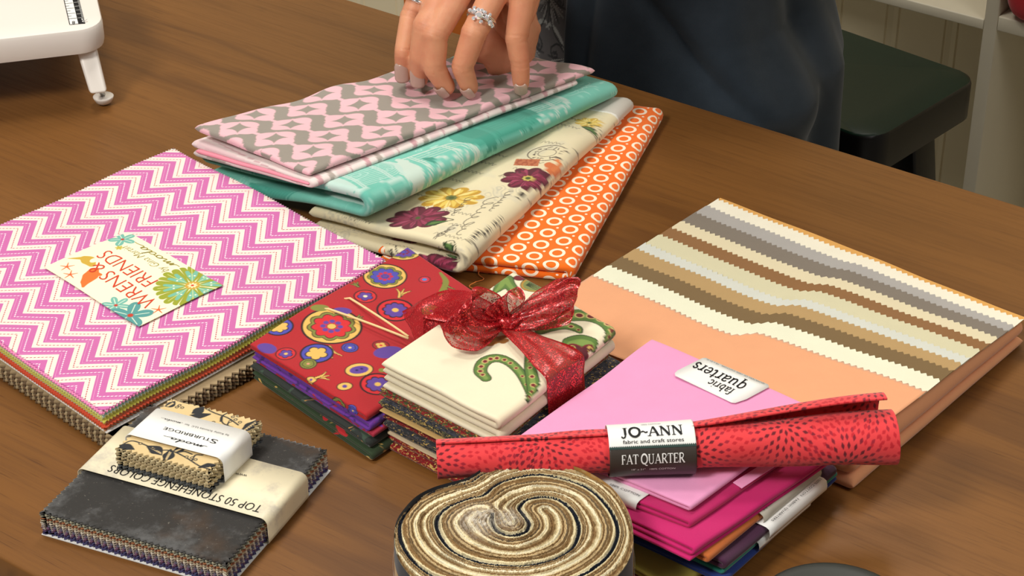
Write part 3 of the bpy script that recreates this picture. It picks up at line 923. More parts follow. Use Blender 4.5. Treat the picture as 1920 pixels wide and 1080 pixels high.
# ================================================================== fanned folded fabrics
def Qpx(B, C, A, D=None, z=(0.02, 0.02, 0.02, 0.02)):
    b, c, a = T(*B, z[0]), T(*C, z[1]), T(*A, z[2])
    d = b * -1 + c + a if D is None else T(*D, z[3])
    return [b, c, a, d]

# --- orange with white rings (bottom of the fan)
zo = (.014, .014, .014, .014)
Q = Qpx((1078, 500), (1246, 200), (708, 466), (960, 175), zo)
om = Mat('ring_print_cotton', .82, .25)
u, v, _ = om.xyz(om.coords('UV'))
# ring lattice measured on the cloth
la = T(1010, 400, .014) ; 
va = T(1062, 392, .014) - T(1022, 402, .014); vb = T(1030, 424, .014) - T(1022, 402, .014)
def lattice(mat, u, v, o, va, vb):
    """offset from the nearest lattice point, in metres"""
    det = va[0] * vb[1] - va[1] * vb[0]
    U = u - float(o[0]); W_ = v - float(o[1])
    i = (U * (vb[1] / det) - W_ * (vb[0] / det)); j = (W_ * (va[0] / det) - U * (va[1] / det))
    fi = (i + 0.5).frac() - 0.5; fj = (j + 0.5).frac() - 0.5
    return fi * float(va[0]) + fj * float(vb[0]), fi * float(va[1]) + fj * float(vb[1])
fd = np.array([.84, .54]); sp = .0172
va = np.array([cos(radians(12)), sin(radians(12))]) * sp; vb = np.array([cos(radians(72)), sin(radians(72))]) * sp * .98
dx, dy = lattice(om, u, v, la, va, vb)
d = (dx * dx + dy * dy).sqrt()
ringm = (d - .0049).abs().lt(.00115)
# small dots in the gaps between rings
o2 = la + (va + vb) / 3; o3 = la + (va + vb) * 2 / 3
dx, dy = lattice(om, u, v, o2, va, vb); dot1 = (dx * dx + dy * dy).sqrt().lt(.00105)
dx, dy = lattice(om, u, v, o3, va, vb); dot2 = (dx * dx + dy * dy).sqrt().lt(.00105)
msk = ringm.max(dot1)
om.cloth(om.mix(msk.max(dot2 * 0.0), tuple(lin((246, 112, 14))), tuple(lin((252, 236, 212)))), var=.05)
orange = thing('folded_fabric', 'orange folded cotton with white rings, lowest and rightmost of the fan', 'fabric', (*bil(Q, np.array(.5), np.array(.5)), TH), 'folded fabrics fanned out under the hand')
folded('cloth', orange, om.m, Q, (0, 0, 0, 0), .0068, n=2, g=.0004, res=.002, wave=.0008, seed=3, k=1.0)
# frayed threads on its front edge
thm = cloth_mat((226, 128, 52))
rs = np.random.RandomState(4)
for (a, b, c) in (((870, 497), (905, 500), (915, 512)), ((905, 498), (897, 512), (893, 528)), ((893, 528), (880, 536), (893, 552)), ((955, 505), (985, 512), (1010, 502))):
    P = [T(*a, .004), T(*b, .002), T((a[0] + c[0]) / 2 + 8, (b[1] + c[1]) / 2 + 3, .001), T(*c, .001)]
    C = smooth_curve([(p[0], p[1], z) for p, z in zip(P, (.004, .0015, .001, .0008))], 8)
    tube('loose_thread', C, .00035, thm, orange, n=5)

# --- cream French script print with flowers
zf_ = (.0364, .0282, .0235, .030)
QF = Qpx((880, 466), (1192, 184), (578, 388), (905, 150), zf_)
def script_paint(x, y, z):
    P = Paint(x, y, (226, 214, 178))
    n1 = wob(x, y, 11, .045, 7); n2 = wob(x, y, 12, .016, 7)
    P.put(sstep(.25, .75, n1 + .5 * n2) * .45, (206, 200, 178))
    P.put((sstep(.7, 1.0, np.abs(np.sin(n2 * 5 + n1 * 3))) * sstep(.3, .8, wob(x, y, 17, .1))) * .5, (176, 172, 156))
    rs = np.random.RandomState(5)
    c0 = T(760, 420, .036); axis = QF[1] - QF[0]; axis /= np.linalg.norm(axis); per = np.array([-axis[1], axis[0]])
    # handwriting lines running across the cloth
    for row in range(26):
        s0 = -.02 + row * .0165
        for wd_ in range(5):
            if rs.rand() < .35: continue
            st_ = QF[0] + axis * s0 + per * (-.022 + wd_ * .034 + rs.rand() * .01)
            nch = rs.randint(4, 9); pts = []
            for k in range(nch * 3):
                pts.append(st_ + per * (k * .0011) + axis * (.0016 * sin(k * 2.1 + rs.rand() * 1.2) * (1.6 if rs.rand() < .12 else 1)))
            P.poly(pts, .00022, (92, 84, 72))
    def F(px, py): return T(px, py, .036)
    def flower(c, r, dark, mid, lite, centre, n=9, rot=0.3, asp=1.0, ang=0.0, seed=1):
        q = np.random.RandomState(seed)
        P.petals(c, r * 1.05, n, .30, dark, rot, asp, ang, .6)
        for k in range(n * 2):
            a = 2 * PI * k / (n * 2) + q.rand() * .3
            e_ = c + np.array([cos(a) * asp, sin(a)]) * r * (.72 + .25 * q.rand()); s_ = c + np.array([cos(a) * asp, sin(a)]) * r * .28
            P.poly([s_, (s_ + e_) / 2 + q.randn(2) * .0008, e_], [.0006, r * .11, r * .05], mid if k % 2 else lite)
        for k in range(n):
            a = 2 * PI * k / n + .15
            P.poly([c + np.array([cos(a), sin(a)]) * r * .3, c + np.array([cos(a), sin(a)]) * r * .85], .0003, dark, curve=False)
        P.petals(c, r * .26, 8, .2, centre, 0)
        P.disc(c, r * .12, (70, 84, 30))
    # maroon flower by the stamp
    P.poly([F(1030, 300), F(1040, 310), F(1055, 305)], [.004, .006, .003], (206, 112, 62))
    P.poly([F(1048, 292), F(1052, 302), F(1044, 314)], [.002, .004, .002], (222, 130, 74))
    flower(F(990, 326), .0175, (88, 18, 38), (128, 32, 62), (158, 58, 88), (196, 178, 92), 9, .2, 1.15, seed=2)
    P.poly([F(985, 316), F(960, 314), F(935, 320)], .00035, (70, 50, 40))
    # postmark
    cpm = F(1026, 277)
    for r_, w_ in ((.0145, .00045), (.0068, .0003)):
        P.poly([cpm + np.array([cos(a) * 1.05, sin(a) * .85]) * r_ for a in np.linspace(0, 2 * PI, 22)], w_, (74, 58, 52))
    for k in range(16):
        a = 2 * PI * k / 16 + .1; q_ = cpm + np.array([cos(a) * 1.05, sin(a) * .85]) * .0105
        P.poly([q_ + rs.randn(2) * .0012, q_ + rs.randn(2) * .0012, q_ + rs.randn(2) * .0012], .0004, (74, 58, 52))
    # small stamp
    s0 = F(988, 293)
    dxs, dys = x - s0[0], y - s0[1]
    aa = dxs * .98 - dys * .17; bb = dxs * .17 + dys * .98
    P.put(((np.abs(aa) < .0095) & (np.abs(bb) < .0062)).astype(float), (190, 110, 70))
    P.put(((np.abs(aa) < .0085) & (np.abs(bb) < .0052) & (wob(x, y, 9, .004) > .1)).astype(float), (168, 84, 52))
    # yellow flower and maroon flower under the aqua cloth
    flower(F(846, 360), .0185, (196, 150, 40), (226, 196, 90), (238, 214, 130), (110, 112, 50), 10, .1, 1.3, seed=3)
    flower(F(783, 396), .0170, (92, 20, 40), (128, 34, 62), (150, 56, 84), (120, 40, 66), 9, .5, 1.35, seed=4)
    flower(F(1105, 214), .0095, (206, 168, 60), (232, 206, 110), (240, 224, 150), (170, 150, 60), 8, .5, 1.2, seed=8)
    flower(F(780, 476), .0165, (84, 18, 38), (122, 30, 58), (146, 50, 80), (120, 40, 66), 9, .2, 1.5, seed=6)
    flower(F(598, 428), .0110, (214, 178, 70), (234, 206, 110), (242, 224, 150), (200, 160, 60), 8, .2, 1.3, seed=7)
    # leaves / buds
    for (a, b, c) in (((798, 413), (812, 410), (838, 408)), ((1092, 224), (1108, 228), (1130, 238)), ((620, 438), (638, 436), (652, 452)), ((828, 450), (838, 456), (838, 464))):
        P.poly([F(*a), F(*b), F(*c)], [.0008, .0042, .0006], (40, 62, 30)); P.poly([F(*a), F(*b), F(*c)], [.0002, .002, .0002], (86, 120, 60))
        P.poly([F(*a), F(b[0] + 12, b[1] - 9), F(c[0] + 12, c[1] - 2), F(*c)], .0004, (48, 52, 30))
    # large lettering strokes
    def word(a, b, hgt, n_, col, w_):
        a = F(*a); b = F(*b); d_ = (b - a) / n_; u_ = np.array([-d_[1], d_[0]]); u_ /= np.linalg.norm(u_)
        for k in range(n_):
            o_ = a + d_ * k
            kind = k % 4
            if kind == 0: P.poly([o_, o_ + u_ * hgt], w_, col, curve=False); P.poly([o_ + u_ * hgt, o_ + u_ * hgt + d_ * .6], w_, col, curve=False)
            elif kind == 1: P.poly([o_, o_ + u_ * hgt, o_ + d_ * .6, o_ + d_ * .6 + u_ * hgt], w_, col, curve=False)
            elif kind == 2: P.poly([o_ + d_ * .1, o_ + u_ * hgt * .5, o_ + u_ * hgt + d_ * .3, o_ + u_ * hgt * .5 + d_ * .6, o_ + d_ * .3, o_ + d_ * .1], w_, col)
            else: P.poly([o_, o_ + u_ * hgt], w_ * 1.3, col, curve=False)
    P.text('ENVOI DE FLEURS', F(938, 396), F(878, 448), .0062, (70, 64, 56), up=1, offset=-.002)
    for (a, b, rr_) in (((922, 366), (858, 436), .0030), ((880, 362), (848, 398), .0018), ((955, 352), (918, 392), .0016), ((850, 420), (815, 440), .0020)):
        a = F(*a); b = F(*b); P.poly([a + (b - a) * t_ + rr_ * np.array([cos(t_ * 44), .8 * sin(t_ * 44 + .6)]) * (1.6 if int(t_ * 7) in (0, 4) else .8) for t_ in np.linspace(0, 1, 60)], .00032, (64, 56, 48))
    P.poly([F(968, 372), F(982, 352)], .00045, (50, 44, 38), curve=False); P.poly([F(958, 380), F(976, 362), F(960, 366)], .00045, (50, 44, 38))
    P.poly([F(722, 432), F(722, 470)], .0005, (60, 54, 48), curve=False); word((712, 462), (712, 436), .003, 8, (60, 54, 48), .0005)
    # white selvedge at the far end
    ss_ = (x - QF[0][0]) * axis[0] + (y - QF[0][1]) * axis[1]; Lc = np.linalg.norm(QF[1] - QF[0])
    P.put(sstep(Lc - .034, Lc - .033, ss_), (206, 200, 190)); P.put(((ss_ > Lc - .0345) & (ss_ < Lc - .0325)).astype(float), (236, 234, 226))
    return P.c
floral = thing('folded_fabric', 'cream folded cotton printed with handwriting and maroon flowers, between aqua and orange', 'fabric', (*bil(QF, np.array(.5), np.array(.5)), TH), 'folded fabrics fanned out under the hand')
folded('cloth', floral, PRINT, QF, (.0148, .0148, .0, .0148), .0080, n=2, g=.0054, res=.00058, paint=script_paint, wave=.0014, wscale=.08, seed=6, lobes=(.0, -.005), hs=(1, .62, 1.05, .7))

# --- aqua with bird cages
za = (.055, .043, .028, .05)
QA = Qpx((700, 372), (1162, 158), (384, 284), (900, 80), za)
def aqua_paint(x, y, z):
    P = Paint(x, y, (112, 192, 174))
    axis = QA[1] - QA[0]; axis /= np.linalg.norm(axis); per = np.array([-axis[1], axis[0]])
    a = (x - QA[0][0]) * axis[0] + (y - QA[0][1]) * axis[1]; b = (x - QA[0][0]) * per[0] + (y - QA[0][1]) * per[1]
    n1 = wob(x, y, 21, .12, 6); n2 = wob(x, y, 22, .03, 7)
    P.put(sstep(-.2, .8, n1) * .5, (134, 206, 190))
    P.put(sstep(.2, .9, -n1 + .4 * n2) * .40, (84, 168, 150))
    th = wob(a * .2, b * 6, 23, .01, 7)              # brushed streaks
    P.put(sstep(.35, .9, th) * .35, (146, 212, 196))
    wh = sstep(.93, .99, np.abs(np.sin(n2 * 7 + n1 * 4))) * sstep(.1, .6, wob(x, y, 25, .05))
    P.put(wh * .65, (178, 224, 212))
    rs = np.random.RandomState(8)
    for k in range(70):
        o_ = QA[0] + axis * rs.rand() * .42 + per * (rs.rand() * .2 - .02)
        pts = [o_ + axis * (.0016 * j) + per * (.002 * sin(j * 1.9 + k)) for j in range(rs.randint(5, 14))]
        P.poly(pts, .00026, (176, 222, 210))
    def cage(c, ax, L, W, col, fill=None, feet=True):
        """bird cage lying along ax (towards its dome)"""
        ax = ax / np.linalg.norm(ax); pe = np.array([-ax[1], ax[0]])
        G = lambda s_, t_: c + ax * s_ * L + pe * t_ * W
        if fill is not None:
            P.poly([G(0, 0), G(.7, 0)], W * .46, fill, curve=False); P.disc(G(.7, 0), W * .46, fill)
        P.poly([G(0, -.5), G(.62, -.5), G(.84, -.40), G(1.0, 0), G(.84, .40), G(.62, .5), G(0, .5)], .0008, col)
        for q in (0.62, .66, .12, .16):
            P.poly([G(q, -.5), G(q + .05, 0), G(q, .5)], .0006, col)
        for t_ in np.linspace(-.42, .42, 13):
            P.poly([G(.16, t_), G(.64, t_), G(.84, t_ * .8), G(.98, t_ * .2)], .00038, col)
        P.poly([G(.0, -.52), G(.03, 0), G(.0, .52)], [.0026, .0034, .0026], col)
        if feet:
            P.poly([G(-.12, -.55), G(-.05, 0), G(-.12, .55)], [.001, .0055, .001], col)
            P.poly([G(-.2, -.62), G(-.06, -.5)], [.001, .0022], col, curve=False)
            P.poly([G(.0, -.3), G(-.15, -.1), G(-.1, .3), G(.02, .4)], .0038, col)
    F = lambda px, py: T(px, py, .05)
    dirn = F(860, 300) - F(775, 330)
    cage(F(785, 330), dirn, .062, .052, (196, 216, 204))
    P.poly([F(794, 304), F(806, 306), F(815, 312)], [.001, .0035, .001], (58, 148, 128))
    cage(F(640, 352), dirn, .05, .045, (186, 214, 204), feet=True)
    cage(F(965, 210), dirn, .05, .045, (190, 214, 204), feet=True)
    cage(F(895, 250), F(955, 220) - F(895, 250), .055, .05, (60, 150, 130), fill=(70, 160, 140), feet=True)
    cage(F(440, 316), np.array([1.0, .3]), .05, .04, (70, 160, 142), fill=(80, 168, 150), feet=False)
    P.put(sstep(.198, .204, b) * (a < .2) * .85, (222, 230, 218))
    # end bands
    return P.c
aqua = thing('folded_fabric', 'aqua folded cotton with white bird cages, directly below the pink and grey fabric', 'fabric', (*bil(QA, np.array(.5), np.array(.5)), TH), 'folded fabrics fanned out under the hand')
folded('cloth', aqua, PRINT, QA, (.0370, .0300, .006, .035), .0076, n=2, g=.0064, res=.00062, paint=aqua_paint, wave=.0012, wscale=.11, seed=9, lobes=(-.003, -.003), hs=(1.05, .62, 1.05, .6),
       sag=lambda x, y, w, v, h: -(.034 - .028 * np.clip(w, 0, 1)) * sstep(.30, .95, w - .4 * v) * .7 * np.exp(-(v / .22) ** 2) * (1 - .78 * h))

# --- pink and grey trellis (top of the fan)
ZTR = .074
QT = Qpx((578, 314), (1116, 124), (364, 230), (905, 70), (.066, .062, .056, .07))
t_a = np.array([.0402, .0040]); t_b = np.array([-.0100, -.0262])
T_O = T(616, 256, .06)
def trellis_paint(x, y, z):
    P = Paint(x, y, (146, 138, 128))
    det = t_a[0] * t_b[1] - t_a[1] * t_b[0]
    U = x - T_O[0]; W_ = y - T_O[1]
    i = (U * t_b[1] - W_ * t_b[0]) / det; j = (W_ * t_a[0] - U * t_a[1]) / det
    pink = np.zeros(len(x)); star = np.zeros(len(x))
    i0 = np.round(i); j0 = np.round(j)
    for di in (-1, 0, 1):
        for dj in (-1, 0, 1):
            cx = (i0 + di) * t_a[0] + (j0 + dj) * t_b[0]; cy = (i0 + di) * t_a[1] + (j0 + dj) * t_b[1]
            dx = U - cx; dy = W_ - cy
            nx = dx / .0176; ny = dy / .0129
            th = np.arctan2(ny, nx); r_ = np.hypot(nx, ny)
            R = .93 + .13 * np.cos(4 * th + PI) + .07 * np.exp(-(np.sin(2 * th) / .12) ** 2)
            pink = np.maximum(pink, sstep(.03, -.03, r_ - R))
            # serrated stems joining the motifs diagonally
            ab = t_a + t_b; nb = ab / np.linalg.norm(ab); s_ = dx * nb[0] + dy * nb[1]; p_ = dx * -nb[1] + dy * nb[0]
            wv = .0011 + .0007 * np.abs(np.sin(s_ * 1500))
            pink = np.maximum(pink, sstep(.0003, -.0003, np.abs(p_) - wv) * (np.abs(s_) < np.linalg.norm(ab) / 2))
            q = (np.abs(dx) / .0112) ** .62 + (np.abs(dy) / .0098) ** .62
            star = np.maximum(star, sstep(1.04, .96, q))
    P.put(pink, (230, 182, 190)); P.put(star, (146, 138, 128))
    return P.c
trel = thing('folded_fabric', 'pink and grey trellis cotton on top of the fan, pressed by the hand', 'fabric', (*bil(QT, np.array(.5), np.array(.5)), TH), 'folded fabrics fanned out under the hand')
folded('top_fold', trel, PRINT, QT, (.058, .0550, .048, .0555), .0065, n=1, res=.00062, paint=trellis_paint, wave=.0016, wscale=.07, seed=12, hs=(1, .8, 1, .8))
def sel_paint(x, y, z):
    P = Paint(x, y, (232, 218, 214))
    ax = QT[1] - QT[0]; Lx = np.linalg.norm(ax); ax = ax / Lx
    s_ = (x - QT[0][0]) * ax[0] + (y - QT[0][1]) * ax[1]
    p_ = s_ / .044
    f = p_ - np.floor(p_)
    P.put(((f > .1) & (f < .2)).astype(float), (206, 160, 166)); P.put(((f > .34) & (f < .44)).astype(float), (176, 164, 156))
    P.put(((f > .5) & (f < .7)).astype(float) * .8, (226, 196, 198)); P.put(((f > .78) & (f < .81)).astype(float), (206, 168, 172))
    return P.c
def shiftQ(Q, ds, dw, ew=0):
    ax = (Q[1] - Q[0]) / np.linalg.norm(Q[1] - Q[0]); pw = (Q[2] - Q[0]) / np.linalg.norm(Q[2] - Q[0])
    return [Q[0] + ax * ds + pw * dw, Q[1] + pw * dw, Q[2] + ax * (ds) + pw * ew, Q[3] + pw * ew]
Q2 = shiftQ(QT, -.0015, -.007, .004)
Q2[1] = QT[1] + (QT[0] - QT[1]) * .06
folded('lower_fold', trel, PRINT, Q2, (.0500, .0495, .0250, .0490), .0062, n=2, g=.0003, res=.0012, paint=sel_paint, wave=.0008, seed=13, hs=(.58, .45, 1.25, .6))
Q3 = shiftQ(Q2, .0015, .003, -.004)
tag(folded('pink_lining', trel, cloth_mat((240, 150, 168)), shiftQ(Q2, -.0012, .005, -.006), (.0522, .0512, .0305, .0505), .0046, n=1, res=.003, wave=.0008, seed=13, hs=(.5, .4, 1.1, .5)), 'bright pink inner layer')

# ================================================================== precut packs (left)
def palette_sheets(root, O, eu, ev, z0, z1, cols, tooth, seed, names='fabric_square', zf=None, jit=.0008, depth=None, th=None):
    n = len(cols); st_ = (z1 - z0) / n; rs = np.random.RandomState(seed)
    for i, c_ in enumerate(cols):
        j = rs.randn(2) * jit
        q0 = rs.randn() * .0006
        pinked(names, root, cloth_mat(c_), np.array(O) + j, eu, ev, 0, 0, tooth, z0 + i * st_, (th or st_ * .86), phase=i % 2, zf=zf, depth=depth)

# --- lower pack: brown weave squares with dark brown band
zb_ = .012
B2 = T(207, 826, zb_); e_r = T(474, 684, zb_) - B2; e_l = T(36, 712, zb_) - B2
e_r = e_r / np.linalg.norm(e_r) * .254; e_l = e_l / np.linalg.norm(e_l) * .254
lo_pack = thing('fabric_square_pack', 'pack of tan woven print squares with dark brown band, under the chevron stack', 'fabric pack', (*(B2 + (e_r + e_l) / 2), TH))
palette_sheets(lo_pack, B2, e_r, e_l, 0.0006, zb_, [(112, 88, 60), (176, 154, 116), (104, 82, 58), (190, 168, 128), (118, 94, 66), (182, 160, 122), (108, 86, 60), (168, 146, 110)], .0062, 31, jit=.0003, depth=.0035)
DBROWN = plain('brown_gloss_card', (62, 34, 24), .35, .5, var=.05)
ur, ul_ = e_r / .254, e_l / .254
paper_band('paper_band', lo_pack, DBROWN, B2 + ur * .190 + ul_ * .127, ul_, ur, .254, .085, .0003, zb_ + .0002, r=.003)
paper_band('paper_band', lo_pack, DBROWN, B2 + ul_ * .215 + ur * .127, ur, ul_, .254, .060, .0001, zb_ + .0008, r=.003)
for q in (.155, .206):
    paper_band('white_stripe', lo_pack, WHITE_PAPER, B2 + ur * q + ul_ * .127, ul_, ur, .2546, .0007, .0002, zb_ + .0012, r=.003, th=.0003)

# --- chevron stack
zc = .0305
BW, RW, TW = T(192, 772, zc), T(724, 486, zc), T(325, 272, zc)
LWp = BW + TW - RW
eu = RW - BW; ev = LWp - BW
print('wrens', np.linalg.norm(eu), np.linalg.norm(TW - RW))
def chev_z(x, y):
    d = ((x - BW[0]) * eu[0] + (y - BW[1]) * eu[1]) / (eu @ eu); e = ((x - BW[0]) * ev[0] + (y - BW[1]) * ev[1]) / (ev @ ev)
    return .0011 * np.sin(d * 13 + e * 3) * (1 - .3 * e) + .0008 * np.sin(e * 11 + 1) - .0012
cm = Mat('chevron_cotton', .75, .35)
u, v, _ = cm.xyz(cm.coords('UV'))
a1 = eu / np.linalg.norm(eu); a2 = ev / np.linalg.norm(ev)
# rows run along ev, stacked along eu
su = (u - float(BW[0])) * float(a1[0]) + (v - float(BW[1])) * float(a1[1])
sv = (u - float(BW[0])) * float(a2[0]) + (v - float(BW[1])) * float(a2[1])
PERV, PERU = .0400, .0213
tri = (sv + .004).ping(PERV / 2)
ph = ((su + tri + 1.0) / PERU)
f = ph.frac()
pinkm = f.lt(.57)
dash = ((sv * 560.0).frac()).lt(.6)
wdot = (f - .27).abs().lt(.028) * dash
wdot2 = (f - .10).abs().lt(.012)
rdot = (f - .77).abs().lt(.024) * dash
pl1 = (f - .64).abs().lt(.020); 
col = cm.mix(pinkm, tuple(lin((236, 222, 212))), tuple(lin((200, 100, 166))))
col = cm.mix(wdot2 * .5, col, tuple(lin((238, 170, 210))))
col = cm.mix(wdot, col, tuple(lin((246, 224, 232))))
col = cm.mix(rdot, col, tuple(lin((186, 46, 62))))
cm.cloth(col, var=.04)
cm.b.inputs['Coat Weight'].default_value = .25; cm.b.inputs['Coat Roughness'].default_value = .25
wr = thing('fabric_square_pack', 'stack of pinked squares topped by pink and white chevron print', 'fabric pack', (*(BW + (eu + ev) / 2), TH))
cardm = WHITE_PAPER
P_ = [BW, RW, TW, LWp]
prism('backing_card', [BW + eu * .002 - ev * .004, RW + ev * .004, TW, LWp], .0135, .0140, cardm, wr)
cols = [(190, 150, 110), (206, 92, 56), (170, 130, 100), (222, 84, 50), (228, 92, 58), (206, 150, 110), (232, 140, 84), (214, 206, 170), (220, 212, 90), (226, 222, 120), (206, 208, 150), (228, 226, 140), (190, 208, 200), (176, 214, 212), (200, 222, 216), (228, 130, 176)]
palette_sheets(wr, BW, eu, ev, .0142, zc - .0008, cols, .0027, 32, zf=lambda x, y: chev_z(x, y), jit=.0010, depth=.0016)
pinked('chevron_square', wr, cm.m, BW, eu, ev, 0, 0, .0027, zc - .0008, .0006, zf=lambda x, y: chev_z(x, y) , full=True, depth=.0016, phase=1)
# title card
zk = lambda x, y: chev_z(x, y) + .0006
Lc, Bc, Rc, Tc = [T(*p, zc + .0004) for p in ((83, 502), (260, 608), (415, 533), (240, 435))]
Rc = Bc + Tc - Lc
cw_, ch_ = np.linalg.norm(Tc - Rc), np.linalg.norm(Bc - Rc); cxv = (Tc - Rc) / cw_; cyv = (Bc - Rc) / ch_
print('card', cw_, ch_)
def card_paint(x, y, z):
    P = Paint(x, y, (250, 242, 206))
    K = lambda px, py: T(px, py, zc)
    def flw(c, r, n, col, hole=(190, 60, 40), rot=0.0, line=None):
        P.petals(c, r, n, .62, col, rot, 1, 0, 1.0)
        for k in range(n):
            a = 2 * PI * k / n - rot
            if line: P.poly([c + np.array([cos(a), sin(a)]) * r * .2, c + np.array([cos(a), sin(a)]) * r * .8], .0003, line, curve=False)
        P.disc(c, r * .13, hole)
    TE = (112, 178, 164); TD = (82, 150, 148)
    flw(K(230, 451), .0105, 5, TE, line=(220, 235, 210), rot=.5)
    flw(K(217, 570), .0105, 6, TE, line=(220, 235, 210), rot=.2)
    flw(K(244, 588), .0160, 5, TD, line=(220, 235, 210), rot=-.2)
    P.petals(K(224, 468), .0032, 6, .5, (190, 176, 70), 0)
    # large olive flower running off the corner
    c = K(361, 536); 
    for k in range(8):
        a = 2 * PI * k / 8 + .15; d = np.array([cos(a), sin(a)]); n_ = np.array([-d[1], d[0]])
        for off in (-.22, .22, 0):
            P.poly([c + d * .004, c + d * .013 + n_ * .013 * off, c + d * (.0245 if off == 0 else .0225) + n_ * .030 * off], [.0008, .0032, .0030], (150, 158, 44))
        for off in (-.12, .12):
            P.poly([c + d * .006, c + d * .013 + n_ * .012 * off, c + d * .0190 + n_ * .028 * off], [.0004, .0020, .0014], (116, 182, 158))
        P.poly([c + d * .005, c + d * .024], .0002, (224, 226, 150), curve=False)
        P.disc(c + d * .013 + n_ * .0018, .0007, (250, 246, 220)); P.disc(c + d * .013 - n_ * .0018, .0007, (250, 246, 220))
        a2_ = a + PI / 8; d = np.array([cos(a2_), sin(a2_)]); P.poly([c + d * .006, c + d * .026], [.0002, .0012], (250, 242, 206), curve=False)
    P.disc(c, .0052, (200, 160, 60)); P.petals(c, .0036, 8, .5, (246, 230, 180)); P.disc(c, .0012, (206, 60, 40))
    # birds
    P.poly([K(176, 511), K(170, 520), K(160, 530)], [.0038, .0058, .0034], (232, 112, 44)); P.poly([K(160, 530), K(156, 538)], [.0034, .0012], (232, 112, 44), curve=False)
    P.poly([K(178, 514), K(188, 518)], [.002, .0016], (232, 112, 44), curve=False)
    P.disc(K(181, 536), .0030, (250, 242, 206), 1.4, .5)
    P.poly([K(158, 488), K(166, 492), K(173, 500)], [.003, .0052, .0028], (200, 164, 60)); P.poly([K(158, 488), K(128, 488)], [.0022, .0003], (200, 164, 60), curve=False)
    P.disc(K(177, 492), .0026, (250, 242, 206), 1.3, .9)
    # little stars
    for px, py in ((126, 503), (132, 517), (297, 579)):
        for k in range(5):
            a = 2 * PI * k / 5 + .3; P.poly([K(px, py), K(px, py) + np.array([cos(a), sin(a)]) * .0052], [.0007, .0003], (232, 96, 44), curve=False)
    return P.c
nn_ = (int(cw_ / .0003), int(ch_ / .0003))
i, j = np.meshgrid(np.linspace(0, 1, nn_[0]), np.linspace(0, 1, nn_[1]), indexing='ij')
Pc = Rc + (i * cw_)[..., None] * cxv + (j * ch_)[..., None] * cyv
zz = zc + .0008 + zk(Pc[..., 0], Pc[..., 1])
V1 = np.dstack([Pc, zz]).reshape(-1, 3); V2 = V1 - [0, 0, .0003]
n1 = len(V1); Fq = grid_faces(nn_[0], nn_[1]); fl_ = cxv[0] * cyv[1] - cxv[1] * cyv[0] < 0
if fl_: Fq = Fq[:, ::-1]
Fq = np.vstack([Fq, (Fq + n1)[:, ::-1]])
Vc = np.vstack([V1, V2])
card = mesh_np('title_card', Vc, Fq, PAPER_PRINT, wr, uv=Vc[:, :2], col=card_paint(Vc[:, 0], Vc[:, 1], Vc[:, 2]), smooth=False)
RED = plain('red_ink', (206, 66, 44), .6, .2); OLI = plain('olive_ink', (148, 136, 60), .6, .2)
zl = lambda x, y: zk(x, y)
ZL = zc + .0011
K = lambda px, py: T(px, py, zc)
up_ = 1 if ((K(199, 502) - K(298, 564))[0] * cyv[1] - (K(199, 502) - K(298, 564))[1] * cyv[0]) > 0 else -1
letter(card, 'WRENS &', K(298, 564), K(186, 496), .0125, ZL, RED, up=up_, offset=-.012, zf=zl)
letter(card, 'FRIENDS', K(298, 527), K(205, 473), .0125, ZL, RED, up=up_, offset=-.012, zf=zl)
letter(card, 'by Gina Martin', K(318, 508), K(239, 464), .0062, ZL, OLI, up=up_, offset=-.018, shear=.3, zf=zl)
def moda_fn(p0, p1, xh, z, up, zf=None):
    p0 = np.array(p0); p1 = np.array(p1); L = np.linalg.norm(p1 - p0); d = (p1 - p0) / L; n_ = np.array([-d[1], d[0]]) * up
    def f(C):
        X = (C[:, 0] + .35) / 3.85 * L + C[:, 1] * xh * .35; Y = C[:, 1] * xh / .5
        P = p0 + X[:, None] * d + Y[:, None] * n_
        zz_ = np.full(len(P), z) + (zf(P[:, 0], P[:, 1]) if zf else 0)
        return np.column_stack([P, zz_])
    return f
strokes(card, SCRIPT_MODA, moda_fn(K(337, 501), K(255, 456), .0034, ZL, up_, zl), OLI, width=.075, mirror=up_ < 0)

# --- charcoal squares pack (5 inch) with printed band
zs = .0175
Ls, Bs, Rs = T(74, 960, zs), T(424, 1060, zs), T(613, 842, zs)
eu = (Bs - Ls); ev = (Rs - Bs); print('stone', np.linalg.norm(eu), np.linalg.norm(ev))
gm = Mat('mottled_charcoal_cotton', .85, .2)
gp = gm.t.nodes.new('ShaderNodeNewGeometry').outputs['Position']
k1 = gm.noise(gp, 22, 6, .7); k2 = gm.noise(gp, 55, 5, .7); k3 = gm.noise(gp, 400, 3, .7); k4 = gm.noise(gp, 15, 4, .6)
cc = gm.mix(k1.ss(.45, .66), tuple(lin((44, 42, 40))), tuple(lin((88, 88, 88))))
cc = gm.mix(k4.ss(.5, .66) * .6, cc, tuple(lin((74, 54, 36))))
cc = gm.mix(k2.ss(.60, .80) * .6, cc, tuple(lin((116, 112, 106))))
cc = gm.mix(k3.ss(.62, .72) * .45, cc, tuple(lin((140, 134, 122))))
gm.cloth(cc)
stone = thing('fabric_square_pack', 'pack of charcoal mottled pinked squares with cream printed paper band, front left', 'fabric pack', (*(Ls + (eu + ev) / 2), TH))
prism('backing_card', [Ls - eu * .004 - ev * .006, Ls + eu * 1.004 - ev * .006, Ls + eu * 1.012 + ev * 1.004, Ls + ev * 1.004], .0003, .0009, WHITE_PAPER, stone)
